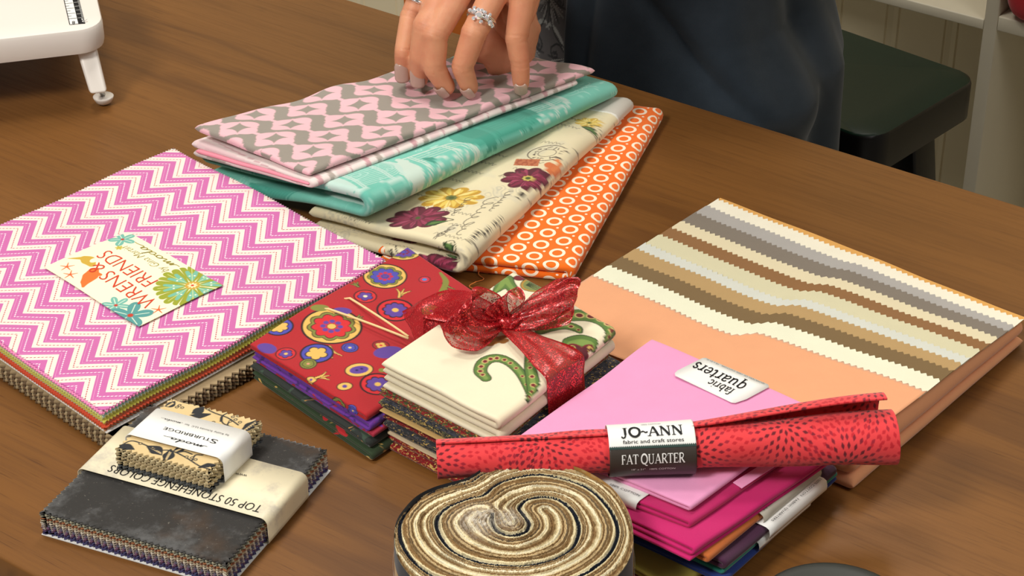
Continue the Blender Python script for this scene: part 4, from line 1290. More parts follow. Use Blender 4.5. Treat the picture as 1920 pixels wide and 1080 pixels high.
seqc = [(70, 66, 110), (58, 54, 100), (120, 84, 120), (84, 80, 130), (206, 196, 184), (120, 80, 112), (196, 184, 172), (96, 90, 110), (214, 204, 190), (132, 110, 110), (222, 214, 196), (188, 168, 140), (204, 192, 162), (150, 84, 56), (170, 110, 70), (176, 172, 150), (124, 128, 112), (164, 160, 136), (64, 62, 58)]
palette_sheets(stone, Ls, eu, ev, .0011, zs - .0007, seqc, .0044, 33, jit=.0003, depth=.0024)
pinked('charcoal_square', stone, gm.m, Ls, eu, ev, 0, 0, .0044, zs - .0007, .0007, full=True, depth=.0024, phase=1)
bp = Mat('marbled_paper', .45, .4)
gp = bp.t.nodes.new('ShaderNodeNewGeometry').outputs['Position']
k1 = bp.noise(gp, 28, 5, .7); k2 = bp.noise(gp, 90, 4, .7)
cc = bp.mix(k1.ss(.46, .66) * .8, tuple(lin((232, 222, 190))), tuple(lin((188, 180, 164))))
cc = bp.mix(k2.ss(.62, .75) * .4, cc, tuple(lin((150, 146, 138))))
cc = bp.mix(k1.ss(.60, .40) * 0.0, cc, tuple(lin((214, 190, 130))))
bp.set('Base Color', cc)
ue, ve = eu / np.linalg.norm(eu), ev / np.linalg.norm(ev)
Lu_, Lv_ = np.linalg.norm(eu), np.linalg.norm(ev)
b0, b1 = .355, .755
band = paper_band('paper_band', stone, bp.m, Ls + eu * .5 + ev * (b0 + b1) / 2, ue, ve, Lu_, Lv_ * (b1 - b0), .0010, zs, r=.0045, pad=.0022)
K = lambda px, py: T(px, py, zs + .0016)
p0 = Ls + ue * (Lu_ * .955) + ve * (Lv_ * .440); p1 = Ls + ue * (Lu_ * .13) + ve * (Lv_ * .440)
letter(band, 'TOP 50 STONEHENGE COLORS', p0, p1, .0072, zs + .0030, INK, up=1, offset=-.008, arc=.0006)
q0 = Ls + ue * (Lu_ * .80) + ve * (Lv_ * .70); q1 = Ls + ue * (Lu_ * .52) + ve * (Lv_ * .70)
letter(band, 'www.NO', T(464, 890, .0205), T(424, 882, .0205), .0026, zs + .0030, INK, up=1, offset=-.004)

# --- small charm pack on top
z0c, z1c = zs + .0034, zs + .0195
Lh, Bh, Rh, Th = [T(*p, z1c) for p in ((216, 840), (390, 886), (488, 788), (322, 746))]
eu = Bh - Lh; ev = ((Rh - Bh) + (Th - Lh)) / 2; print('charm', np.linalg.norm(eu), np.linalg.norm(ev))
charm = thing('fabric_square_pack', 'small pack of tan leaf print squares in a white paper band, on the charcoal pack', 'fabric pack', (*(Lh + (eu + ev) / 2), TH))
seqc = [(70, 74, 78), (92, 94, 92), (78, 82, 86), (196, 176, 136), (176, 160, 126), (214, 196, 152), (200, 180, 138), (184, 164, 124), (220, 202, 158), (206, 188, 146), (190, 170, 130), (220, 204, 162), (210, 190, 146), (224, 206, 162)]
palette_sheets(charm, Lh, eu, ev, z0c, z1c - .0007, seqc, .0040, 34, jit=.0004, depth=.0022)
def leaf_paint(x, y, z):
    P = Paint(x, y, (216, 190, 138)); DK = (34, 36, 40)
    Z = lambda cx, cy: T(160 + cx / 3.0, 720 + cy / 3.0, z1c)
    P.put(sstep(.2, .8, wob(x, y, 3, .02)) * .35, (206, 176, 122))
    def leaf(a, b, w_=.0042, spots=True):
        a = Z(*a); b = Z(*b); n_ = np.array([-(b - a)[1], (b - a)[0]]); n_ /= np.linalg.norm(n_)
        P.poly([a, (a + b) / 2 + n_ * .001, b], [.0008, w_, .0004], DK)
        if spots:
            for t_ in np.linspace(.25, .8, 6): P.disc(a + (b - a) * t_ + n_ * .001, .00055, (216, 190, 138))
            P.poly([a + (b - a) * .15, a + (b - a) * .9 + n_ * .0005], .0002, (216, 190, 138), curve=False)
    leaf((975, 200), (870, 270)); leaf((660, 130), (600, 165), .0036, False); leaf((700, 170), (590, 175), .003, False); leaf((500, 100), (450, 125), .0030)
    leaf((180, 350), (275, 368), .0034, False); leaf((350, 350), (430, 400)); leaf((480, 370), (440, 435), .0038); leaf((560, 350), (490, 380), .003); leaf((640, 470), (740, 455), .0022, False)
    leaf((930, 160), (990, 195), .002, False)
    for pts in (((500, 85), (560, 105), (640, 120), (720, 160), (800, 190), (860, 230)), ((760, 210), (770, 180), (830, 150), (870, 140)), ((720, 130), (760, 150), (800, 145)), ((770, 180), (770, 215), (800, 235)),
                ((200, 345), (260, 320), (330, 340), (400, 370), (480, 375), (560, 410), (640, 460), (700, 480)), ((520, 385), (560, 380), (600, 395)), ((600, 430), (620, 400), (660, 400)), ((820, 200), (800, 230), (830, 245))):
        P.poly([Z(*p) for p in pts], .00055, DK)
    rs = np.random.RandomState(3)
    for (cx, cy) in ((515, 130), (530, 120), (545, 133), (830, 185), (845, 200), (815, 210), (860, 180), (570, 410), (620, 425), (600, 415), (880, 170), (870, 215), (310, 335), (690, 140), (640, 210), (720, 215)):
        P.disc(Z(cx, cy), .0013, DK); P.disc(Z(cx, cy), .0006, (216, 190, 138))
    return P.c
top = pinked('leaf_print_square', charm, PRINT, Lh, eu, ev, 0, 0, .0040, z1c - .0007, .0007, full=True, depth=.0022, phase=1, paint=leaf_paint, res=.0004)
ue, ve = eu / np.linalg.norm(eu), ev / np.linalg.norm(ev); Lu_, Lv_ = np.linalg.norm(eu), np.linalg.norm(ev)
b0, b1 = .22, .74
band = paper_band('paper_band', charm, WHITE_PAPER, Lh + eu * .5 + ev * (b0 + b1) / 2, ue, ve, Lu_, Lv_ * (b1 - b0), z0c - .0006, z1c, r=.0045, pad=.0018)
ZL = z1c + .0026
G = lambda a, b: Lh + ue * (Lu_ * a) + ve * (Lv_ * b)
letter(band, 'TURBRIDGE', G(.765, .47), G(.26, .47), .0028, ZL, INK, up=1, offset=-.006)
letter(band, 'S', G(.84, .475), G(.77, .475), .0042, ZL, INK, up=1, offset=-.006)
letter(band, 'by Kathy Schmitz LLC  for', G(.88, .60), G(.40, .60), .0014, ZL, INK, up=1, offset=-.004)
strokes(band, SCRIPT_MODA, moda_fn(G(.80, .335), G(.33, .335), .0016, ZL, 1), INK, width=.09)
strokes(band, SCRIPT_MODA, moda_fn(G(.38, .60), G(.14, .60), .0008, ZL, 1), INK, width=.10)
# ================================================================== red medallion bundle
zr = .034
QR = [T(688, 782, .028), T(962, 600, .028), T(468, 640, .036), T(764, 460, .036)]   # B, C(hidden), A(left), D(back)
rb = thing('fabric_bundle', 'bundle of folded cottons tied with cream string, red medallion print on top', 'fabric bundle', (*bil(QR, np.array(.5), np.array(.5)), TH))
def med_paint(x, y, z):
    P = Paint(x, y, (172, 28, 35)); K = lambda px, py: T(px, py, .033)
    P.put(sstep(-.2, .9, wob(x, y, 41, .09)) * .25, (184, 40, 42))
    DKO = (30, 14, 20); YE = (222, 180, 92); PU = (92, 62, 148); BL = (74, 72, 168); OL = (128, 130, 56); RD = (206, 36, 44)
    def big(c, r, ring, petal, inner, dots, asp=1.0):
        P.disc(c, r * 1.08, DKO, asp); P.disc(c, r, ring, asp)
        P.petals(c, r * .88, 9, .14, DKO, .2, asp); P.petals(c, r * .84, 9, .14, OL if ring == YE else ring, .2, asp)
        P.petals(c, r * .74, 9, .20, DKO, .2, asp); P.petals(c, r * .70, 9, .20, petal, .2, asp)
        for k in range(8):
            a = 2 * PI * k / 8; P.disc(c + np.array([cos(a) * asp, sin(a)]) * r * .30, r * .10, dots)
        P.disc(c, r * .17, DKO); P.disc(c, r * .15, inner)
    def small(c, r, ring, petal, centre, n=5, dep=.45, asp=1.0):
        P.disc(c, r * 1.13, DKO, asp); P.disc(c, r, ring, asp)
        P.petals(c, r * .80, n, dep, DKO, .4, asp, 0, .7); P.petals(c, r * .70, n, dep, petal, .4, asp, 0, .7); P.disc(c, r * .2, centre)
    def sprig(c, d, L, col):
        d = np.array(d, float); d /= np.linalg.norm(d); n_ = np.array([-d[1], d[0]])
        for s_ in (-1, 0, 1):
            P.poly([c, c + d * L * .5 + n_ * s_ * L * .15, c + d * L * (.9 if s_ else 1.05) + n_ * s_ * L * .5], [.0012, .0011, .0004], DKO)
            P.poly([c, c + d * L * .5 + n_ * s_ * L * .15, c + d * L * (.88 if s_ else 1.0) + n_ * s_ * L * .48], [.0008, .0007, .0002], col)
    big(K(622, 614), .0192, YE, RD, YE, PU); sprig(K(618, 650), (0.2, -1), .014, YE)
    big(K(722, 519), .0145, YE, BL, PU, (190, 36, 60)); big(K(757, 476), .0095, YE, PU, BL, (120, 30, 60), 1.25)
    small(K(741, 578), .0115, RD, PU, YE, 9, .2); sprig(K(748, 556), (.3, 1), .011, YE)
    small(K(685, 557), .0072, RD, PU, (230, 220, 180), 5, .3); sprig(K(672, 540), (-.5, .7), .006, OL)
    small(K(523, 617), .0090, BL, YE, YE, 7, .3); small(K(594, 663), .0100, BL, YE, YE, 5, .35)
    small(K(536, 664), .0062, RD, PU, YE, 5, .3); small(K(578, 682), .0052, OL, OL, (220, 150, 120), 5, .1)
    small(K(656, 651), .0052, BL, BL, (230, 200, 130), 5, .1); small(K(714, 643), .0052, (160, 26, 34), YE, RD, 4, .4)
    P.disc(K(673, 690), .0072, DKO, 1.35, .35); P.disc(K(673, 690), .0066, YE, 1.35, .35); P.disc(K(673, 690), .0040, PU, 1.6, .35); P.disc(K(669, 691), .0010, (40, 30, 90)); P.disc(K(678, 688), .0010, (40, 30, 90))
    P.disc(K(646, 719), .0042, DKO, 1.3, .3); P.disc(K(646, 719), .0036, YE, 1.3, .3); P.disc(K(646, 719), .0016, PU)
    small(K(708, 713), .0105, RD, PU, YE, 8, .2)
    P.disc(K(583, 709), .0034, DKO, 1.2); P.disc(K(583, 709), .0028, YE, 1.2); P.disc(K(583, 709), .0010, PU); sprig(K(592, 706), (1, .3), .009, YE)
    small(K(622, 748), .0060, OL, RD, YE, 5, .3); small(K(655, 758), .0040, BL, BL, YE, 5, .1)
    P.disc(K(796, 524), .0042, DKO); P.disc(K(796, 524), .0036, (196, 40, 60)); P.disc(K(796, 524), .0016, (60, 130, 200))
    small(K(808, 578), .0062, OL, OL, PU, 6, .15); sprig(K(832, 530), (.3, -1), .011, OL)
    P.poly([K(826, 512), K(836, 528), K(828, 546), K(822, 552)], [.001, .0022, .0020, .0005], OL)
    P.disc(K(500, 655), .0055, PU, 1.3, -.5); P.disc(K(600, 583), .004, OL, 1.6); P.disc(K(642, 586), .004, PU, 1.6); sprig(K(665, 598), (1, .6), .006, OL)
    P.disc(K(728, 655), .0068, PU, 1.5, .4); P.disc(K(716, 688), .0022, OL)
    return P.c
def speck(name, base, flecks, scale=900, thr=.35, stretch=(1, 1, 2.2)):
    M_ = Mat(name, .75, .3)
    gp = M_.t.nodes.new('ShaderNodeNewGeometry').outputs['Position']
    x_, y_, z_ = M_.xyz(gp); vec = M_.comb(x_ * stretch[0], y_ * stretch[1], z_ * stretch[2])
    c = tuple(lin(base))
    for i, (col, dens) in enumerate(flecks):
        nz = M_.noise(vec, scale * (1 - .22 * i) * .45, 1, .5, dist=.6 + i)
        c = M_.mix(nz.ss(dens, dens + .05), c, tuple(lin(col)))
    return M_.cloth(c, var=.06)
PURP = speck('purple_print_cotton', (96, 40, 140), [((160, 30, 60), .60), ((60, 26, 96), .58)], 260, .4)
NAVY = speck('dark_green_print_cotton', (34, 40, 36), [((52, 70, 56), .58), ((170, 120, 60), .70)], 240)
DGRN = speck('green_motif_cotton', (44, 62, 36), [((188, 34, 40), .62), ((210, 170, 90), .69)], 150)
def grow(Q, k, sh=(0, 0)):
    c = sum(Q) / 4; return [c + (q - c) * k + np.array(sh) for q in Q]
folded('red_cotton', rb, PRINT, QR, (.0235, .0235, .0300, .0300), .0024, n=2, g=.0002, res=.0006, paint=med_paint, wave=.0008, seed=21)
folded('purple_cotton', rb, PURP, grow(QR, 1.0, (.002, -.003)), (.0180, .0180, .0250, .0250), .0022, n=2, g=.0003, res=.003, wave=.0008, seed=21, ends=.001)
folded('patterned_red_cotton', rb, speck('red_purple_cotton', (150, 24, 50), [((110, 50, 150), .52), ((200, 150, 70), .70)], 260), grow(QR, 1.005, (.004, -.005)), (.0150, .0150, .0222, .0222), .0024, n=1, res=.003, wave=.0008, seed=21)
folded('dark_cotton', rb, NAVY, grow(QR, 1.01, (.003, -.006)), (.0080, .0080, .0170, .0170), .0028, n=2, g=.0004, res=.003, wave=.0012, seed=22, ends=.001)
folded('green_cotton', rb, DGRN, grow(QR, 1.02, (.004, -.009)), (.0005, .0005, .0128, .0128), .0028, n=2, g=.0008, res=.003, wave=.0010, seed=23, ends=.001)
STR = plain('cream_string', (238, 206, 150), .7, .2)
zs_ = lambda a, b: None
def on_red(px, py, dz=.0009): p = T(px, py, .0345); return (p[0], p[1], .0345 + dz)
def strand(a, b, side):
    A_ = np.array(a, float); B_ = np.array(b, float)
    pts = [on_red(*(A_ + (B_ - A_) * t_), dz=.0012 + .0006 * sin(3 * t_)) for t_ in np.linspace(0, 1, 9)]
    return pts
e0 = on_red(612, 581); e1 = on_red(652, 562)
tube('string', [(e0[0] - .004, e0[1] + .003, e0[2] - .010), (e0[0] - .002, e0[1] + .0015, e0[2] - .001)] + strand((616, 582), (766, 638), 1), .00085, STR, rb, n=7)
tube('string', [(e1[0] - .004, e1[1] + .003, e1[2] - .010), (e1[0] - .002, e1[1] + .0015, e1[2] - .001)] + strand((656, 562), (766, 634), 1), .00085, STR, rb, n=7)

# ================================================================== cream topped bundle with ribbon
ZB = .068
QC = [T(938, 784, ZB), T(1157, 612, ZB), T(716, 676, ZB), T(962, 508, ZB)]
cb = thing('fabric_bundle', 'tall bundle of folded cottons with cream and green print on top, tied with red ribbon', 'fabric bundle', (*bil(QC, np.array(.5), np.array(.5)), TH))
def pais_paint(x, y, z):
    P = Paint(x, y, (232, 222, 192)); K = lambda cx, cy: T(700 + cx / 2.842, 520 + cy / 2.842, ZB - .001)
    P.put(sstep(0, .9, wob(x, y, 51, .1)) * .2, (236, 228, 204))
    DK = (36, 54, 22); GR = (86, 118, 52); LG = (120, 146, 70); MR = (112, 24, 34); OC = (170, 110, 34)
    def leafstroke(pts, ws, dots=0, rev=False):
        pts = [K(*p) for p in pts]
        P.poly(pts, [w + .0007 for w in ws], DK); P.poly(pts, ws, GR); P.poly(pts, [w * .45 for w in ws], LG)
        if dots:
            C = smooth_curve(pts, 8); idx = np.linspace(4, len(C) - 5, dots).astype(int)
            W = np.interp(idx / len(C), np.linspace(0, 1, len(ws)), ws)
            for q, w_ in zip(idx, W): P.disc(C[q], max(.0007, w_ * .52), (214, 190, 120)); P.disc(C[q], max(.0005, w_ * .38), MR)
    leafstroke([(600, 535), (570, 495), (590, 450), (650, 432), (715, 450), (775, 505), (820, 580), (838, 640)], [.0030, .0038, .0040, .0036, .0032, .0028, .0022, .0012], 12)
    leafstroke([(828, 425), (835, 490), (850, 560), (850, 610), (838, 645)], [.0020, .0032, .0038, .0030, .0010], 6)
    leafstroke([(880, 285), (960, 235), (1060, 208), (1160, 205), (1240, 235), (1280, 285), (1262, 325)], [.0010, .0040, .0060, .0066, .0062, .0050, .0016], 9)
    leafstroke([(890, 298), (950, 272), (1020, 262), (1080, 275), (1100, 292)], [.0030, .0046, .0042, .0034, .0014], 4)
    leafstroke([(1025, 370), (1060, 350), (1110, 342), (1160, 350), (1200, 372)], [.0020, .0060, .0072, .0060, .0020])
    P.petals(K(1112, 395), .0120, 4, .45, MR, .78); P.petals(K(1112, 395), .0100, 4, .5, (84, 14, 28), .78)
    for q in ((1060, 372), (1168, 372)): P.poly([K(q[0] + 16 * cos(a), q[1] + 12 * sin(a)) for a in np.linspace(0, 2 * PI, 10)], .0003, (200, 170, 90))
    leafstroke([(640, 90), (680, 50), (700, 15), (720, 40), (760, 90), (790, 125)], [.0008, .0040, .0052, .0040, .0030, .001])
    leafstroke([(570, 78), (600, 70), (625, 82)], [.0006, .0020, .0006]); leafstroke([(1115, 150), (1150, 150), (1200, 170)], [.0005, .0030, .0005]); leafstroke([(1070, 120), (1095, 122), (1120, 132)], [.0005, .0020, .0005])
    leafstroke([(900, 215), (930, 222), (970, 218), (1010, 195)], [.0010, .0030, .0030, .0006])
    P.disc(K(780, 10), .0034, DK, 1.3); P.disc(K(780, 10), .0030, MR, 1.3)
    c = K(862, 48); P.disc(c, .0100, DK); P.disc(c, .0094, (176, 132, 50)); P.disc(c, .0080, (120, 130, 70))
    for k in range(9):
        a = k * .35 - .3; P.poly([c - np.array([.006, 0]), c + np.array([cos(a - 1) * .008, sin(a - 1) * .008])], .0003, DK, curve=False)
    for pts in (((445, 300), (470, 288), (520, 300), (560, 312)), ((570, 320), (600, 345), (620, 360), (650, 350), (680, 330), (730, 318)),):
        P.poly([K(*p) for p in pts], [.0012, .0040, .0022, .0030, .0012], OC)
    rs = np.random.RandomState(2)
    for k in range(10): P.disc(K(580 + k * 14, 340 + 12 * sin(k)), .0022, (146, 92, 26))
    return P.c
CRM = cloth_mat((228, 218, 190))
folded('cream_print_cotton', cb, PRINT, QC, (.0572, .0585, .0585, .0595), .0042, n=2, g=.0010, res=.00062, paint=pais_paint, wave=.0011, wscale=.07, seed=31, ends=.0006, hs=(1.0, .95, .92, .9))
folded('cream_cotton', cb, CRM, grow(QC, .995, (.0, -.001)), (.0478, .0490, .0485, .0495), .0038, n=2, g=.0010, res=.002, wave=.0008, seed=32, ends=.0008)
FL = (204, 172, 92)
pieces = [
 ('red_print_cotton', speck('red_green_cotton', (130, 22, 22), [((70, 86, 40), .50), (FL, .60)], 1000), .0430, .0022, 2, .985, (-.003, .0)),
 ('slate_print_cotton', speck('slate_cotton', (66, 68, 78), [((40, 42, 50), .50), (FL, .62)], 900), .0375, .0022, 2, 1.02, (.002, -.002)),
 ('black_gold_cotton', speck('black_gold_cotton', (40, 40, 38), [((90, 94, 60), .55), (FL, .56)], 1100), .0315, .0024, 2, .985, (-.004, .001)),
 ('tan_cotton', cloth_mat((206, 170, 106)), .0280, .0014, 2, .99, (-.003, .0)),
 ('crimson_cotton', speck('crimson_cotton', (120, 16, 20), [((60, 20, 20), .55), (FL, .62)], 1000), .0228, .0022, 2, .98, (-.003, .002)),
 ('charcoal_print_cotton', speck('charcoal_gold_cotton', (42, 44, 48), [((70, 70, 74), .55), (FL, .64)], 800), .0130, .0045, 2, .985, (-.001, .001)),
 ('beige_cotton', cloth_mat((206, 184, 150)), .0108, .0016, 1, .99, (-.001, .0)),
 ('red_gold_cotton', speck('red_gold_cotton', (140, 20, 20), [((110, 16, 18), .5), (FL, .57)], 900), .0004, .0046, 2, .99, (-.001, .0)),
]
for i, (nm, mt, z0, t_, n_, k_, sh) in enumerate(pieces):
    folded(nm, cb, mt, grow(QC, k_, sh), (z0,) * 4, t_, n=n_, g=.0003, res=.0022, wave=.0007, seed=40 + i, ends=.0012, side=.012)
prism('paper_slip', [T(862, 804, .034), T(893, 824, .034), T(890, 829, .032), T(858, 809, .032)], .0335, .0345, WHITE_PAPER, cb)

# --- sheer red ribbon
rbm = Mat('sheer_red_ribbon', .35, .5)
u, v, _ = rbm.xyz(rbm.coords('UV'))
gp = rbm.t.nodes.new('ShaderNodeNewGeometry').outputs['Position']
gl = rbm.voro(gp, 1500, 'F1', 1); gx = rbm.xyz(gl)
spark = gx[0].gt(.80)
mesh_ = ((u * 4200.0).sin() * .5 + .5).max((v * 4200.0).sin() * .5 + .5)
rbm.set('Base Color', rbm.mix(spark, tuple(lin((170, 14, 26))), tuple(lin((255, 90, 90)))))
rbm.set('Metallic', spark * .8); rbm.set('Roughness', .30)
lw = rbm.t.nodes.new('ShaderNodeLayerWeight'); lw.inputs[0].default_value = .35
edge_ = (v - 0.5).abs().gt(.46)
al = (N(rbm.t, lw.outputs[1]) * .5 + .42).max(spark * .95).max(edge_ * .9)
rbm.set('Alpha', al.min(1.0)); rbm.bump(gx[1], .0006, .9)
RIB = rbm.m
def ribbon(name, path, wdir, width, parent, mat=RIB, ruffle=.0, seed=0, nw=13):
    """path: 3D points; wdir: list of 3D across directions (or one); width list"""
    P = smooth_curve(path, 10); n = len(P)
    if not isinstance(wdir, list): wdir = [wdir] * len(path)
    D = smooth_curve(wdir, 10); D /= np.linalg.norm(D, axis=1)[:, None]
    W = np.interp(np.linspace(0, 1, n), np.linspace(0, 1, len(width)), width)
    tg = np.gradient(P, axis=0); tg /= np.linalg.norm(tg, axis=1)[:, None] + 1e-9
    nrm = np.cross(tg, D); nrm /= np.linalg.norm(nrm, axis=1)[:, None] + 1e-9
    js = np.linspace(-.5, .5, nw); V = []; UV = []
    L = np.concatenate([[0], np.cumsum(np.linalg.norm(np.diff(P, axis=0), axis=1))])
    for j in js:
        rf = ruffle * np.sin(j * 16 + L * 120 + seed) * (1 + .5 * np.sin(L * 300 + seed * 2))
        V.append(P + D * (W * j)[:, None] + nrm * rf[:, None]); UV.append(np.column_stack([L, np.full(n, j + .5)]))
    V = np.array(V).transpose(1, 0, 2).reshape(-1, 3); UV = np.array(UV).transpose(1, 0, 2).reshape(-1, 2)
    o = mesh_np(name, V, grid_faces(n, nw), mat, parent, uv=UV)
    sm = o.modifiers.new('thickness', 'SOLIDIFY'); sm.thickness = .0002
    return o
C3 = lambda px, py, z: np.array([*T(px, py, z), z])
knot = C3(945, 604, ZB + .008)
zt_ = ZB + .0022
# band: over the top and down the right side, under the bundle and up the left-back side
ax = (QC[1] - QC[0]); ax /= np.linalg.norm(ax); pw = (QC[2] - QC[0]); WB_ = np.linalg.norm(pw); pw = pw / WB_
eA = C3(1018, 706, zt_); eB = C3(1088, 662, zt_); mid = (eA + eB) / 2
outw = -np.array([pw[0], pw[1], 0])
p_in = knot.copy(); p_in[2] = zt_
wd_edge = (eB - eA); wE = np.linalg.norm(wd_edge); wd_edge = wd_edge / wE
down = mid + outw * .0035
path = [p_in + (0, 0, .004), p_in * .6 + mid * .4 + (0, 0, .003), p_in * .2 + mid * .8 + (0, 0, .0022), mid + outw * .001 + (0, 0, .0006), down + (0, 0, -.004), down + (0, 0, -.012), down + outw * .001 + (0, 0, -.03), down + (0, 0, -.06)]
band = ribbon('ribbon_band', path, [np.array([wd_edge[0], wd_edge[1], 0])] * len(path), [.010, .020, wE * .9, wE, wE, wE, wE, wE], cb, ruffle=.0004)
q2 = p_in + np.array([pw[0], pw[1], 0]) * (WB_ * .5)
ed2 = mid + np.array([pw[0], pw[1], 0]) * (WB_ + .002)
path = [p_in + (0, 0, .004), p_in * .5 + ed2 * .5 + (0, 0, .002), ed2 + (0, 0, .0004), ed2 + np.array([pw[0], pw[1], 0]) * .004 + (0, 0, -.006), ed2 + np.array([pw[0], pw[1], 0]) * .004 + (0, 0, -.06)]
ribbon('ribbon_band', path, np.array([ax[0], ax[1], 0]), [.010, .022, .03, .03, .03], cb, ruffle=.0004)
# bow loops, knot and tails
def R3(px, py, dz): return C3(px, py, ZB + dz)
yv = np.array([0, .55, .83])
# right loop
ribbon('bow_loop', [R3(955, 606, .008), R3(985, 592, .014), R3(1030, 572, .020), R3(1066, 552, .025), R3(1080, 556, .024), R3(1070, 574, .018), R3(1020, 590, .012), R3(960, 606, .008)],
       [np.array([.2, .4, .9]), np.array([.1, .6, .8]), np.array([.1, .7, .7]), np.array([.2, .6, .8]), np.array([.3, .4, .9]), np.array([.1, .7, .7]), np.array([.1, .7, .6]), np.array([.2, .5, .8])],
       [.010, .020, .024, .022, .022, .024, .020, .010], cb, ruffle=.0012, seed=1)
# left crumpled loops
ribbon('bow_loop', [R3(942, 604, .008), R3(915, 578, .020), R3(880, 572, .026), R3(858, 590, .024), R3(866, 616, .014), R3(900, 628, .009), R3(940, 612, .008)],
       [np.array([.3, .5, .8]), np.array([.6, .5, .6]), np.array([.5, .6, .7]), np.array([.8, .3, .6]), np.array([.5, .5, .7]), np.array([.2, .8, .6]), np.array([.2, .6, .8])],
       [.010, .022, .026, .024, .026, .022, .010], cb, ruffle=.0020, seed=2)
ribbon('bow_loop', [R3(944, 602, .010), R3(930, 572, .022), R3(945, 556, .026), R3(960, 570, .022), R3(950, 600, .010)],
       [np.array([.9, .2, .4]), np.array([.8, .4, .5]), np.array([.8, .5, .3]), np.array([.9, .2, .4]), np.array([.8, .4, .5])], [.008, .018, .022, .018, .008], cb, ruffle=.0016, seed=3)
ribbon('ribbon_tail', [R3(940, 600, .008), R3(915, 590, .013), R3(880, 580, .015), R3(850, 580, .010), R3(826, 592, .003), R3(800, 608, -.004), R3(772, 622, -.012)],
       [np.array([.3, .7, .6]), np.array([.2, .9, .5]), np.array([.1, .9, .5]), np.array([.0, 1., .4]), np.array([-.2, 1., .5]), np.array([-.4, 1., .5]), np.array([-.5, 1., .5])], [.010, .018, .026, .030, .034, .036, .034], cb, ruffle=.0012, seed=4)
ribbon('ribbon_tail', [R3(948, 600, .010), R3(965, 596, .013), R3(1000, 570, .016), R3(1035, 552, .018), R3(1060, 548, .014)],
       [np.array([.2, .8, .6])] * 5, [.008, .014, .018, .020, .022], cb, ruffle=.0012, seed=5)
kv = []; kn = 14
for i in range(9):
    th = -PI / 2 + PI * i / 8
    for j in range(kn):
        ph = 2 * PI * j / kn; r_ = 1 + .15 * sin(3 * ph + i)
        kv.append((knot[0] + .0075 * cos(th) * cos(ph) * r_, knot[1] + .0065 * cos(th) * sin(ph) * r_, knot[2] + .006 * sin(th)))
mesh_np('ribbon_knot', kv, np.array([[i * kn + j, i * kn + (j + 1) % kn, (i + 1) * kn + (j + 1) % kn, (i + 1) * kn + j] for i in range(8) for j in range(kn)]), RIB, cb)

# ================================================================== peach folded fabric with pinked swatches
PEA = cloth_mat((228, 162, 118))
QP = [T(1606, 850, .031), T(1925, 597, .022), T(990, 606, .024), T(1350, 371, .012)]     # B, C(=R), A(=L), D(=T)
hsP = (1.0, .72, .76, .38)
peach = thing('folded_fabric', 'large folded peach cotton layered with pinked cream, grey and brown swatches', 'fabric', (*bil(QP, np.array(.5), np.array(.5)), TH))
HP = .031
folded('peach_cotton', peach, PEA, QP, (0, 0, 0, 0), .0098, n=3, g=.0008, res=.003, wave=.0010, wscale=.12, seed=51, hs=hsP)
def ptop(w, v):
    hz = (1 - w) * ((1 - v) * hsP[0] + v * hsP[1]) + w * ((1 - v) * hsP[2] + v * hsP[3])
    P = bil(QP, w, v)
    return P, HP * hz + .0010 * 1.3 * wob(P[..., 0], P[..., 1], 51, .12)
# swatch edges: fraction along D->A (left edge) and C->B (right edge)
fl_ = [.0, .022, .084, .150, .228, .288, .350, .428, .476, .548, .618, .700]
fr_ = [.0, .030, .085, .130, .190, .245, .300, .368, .415, .470, .540, .625]
scol = [(214, 158, 78), (232, 226, 206), (164, 160, 156), (120, 110, 98), (216, 204, 170), (134, 92, 46), (206, 200, 166), (204, 206, 196), (176, 144, 94), (116, 92, 54), (228, 228, 202)]
# w: 0 at B-C ... 1 at A-D ; v: 0 at A/B ... 1 at C/D -> fraction from the far edge is 1 - v
def kink(w):
    u_ = 1 - w                                       # 0 at the left edge, 1 at the right edge
    return np.where(u_ < .47, .052 * sstep(.0, .47, u_) ** .8, .052 * sstep(.53, .47, u_)) + .003 * np.sin(u_ * 19)
nS = len(scol)
for i, c_ in enumerate(scol):
    lev = .0004 + .00045 * (nS * 0 + i)
    nU = 112; u_ = np.linspace(0, 1, nU + 1)
    Wd = 1 - u_
    f0 = fl_[i] + (fr_[i] - fl_[i]) * u_ + kink(Wd) * (i / nS) ** .7
    f1 = fl_[i + 1] + (fr_[i + 1] - fl_[i + 1]) * u_ + kink(Wd) * ((i + 1) / nS) ** .7 + .035
    zig = np.abs((np.arange(nU + 1) + i) % 2) * .0125
    Tn = 7
    V = []
    for s_ in range(Tn):
        q = s_ / (Tn - 1); ff = (f0 - zig * (1 - q) ** 3) * (1 - q) + f1 * q
        # sheet dips under the next one at its front
        P, z = ptop(np.clip(Wd, 0, 1) * .9985 + .00075, np.clip(1 - ff, 0.0, 1.0))
        cr = .0016 * np.exp(-((u_ - .485) / .02) ** 2)
        V.append(np.column_stack([P, z + lev - cr * 0 + .0006 * np.sin(u_ * 25 + i) * .3]))
    V = np.array(V).transpose(1, 0, 2).reshape(-1, 3)
    Fq = grid_faces(nU + 1, Tn)
    a_ = V[Fq[0]]; n_ = np.cross(a_[1] - a_[0], a_[2] - a_[0])
    if n_[2] < 0: Fq = Fq[:, ::-1]
    o = mesh_np('pinked_swatch', V, Fq, cloth_mat(c_), peach, smooth=False)
    sm = o.modifiers.new('thickness', 'SOLIDIFY'); sm.thickness = .00035; sm.offset = 1
    nm = ['gold', 'off white', 'light grey', 'dark taupe', 'beige', 'brown', 'cream', 'ice white', 'tan', 'olive brown', 'off white']
    tag(o, nm[i] + ' swatch with zigzag edge')
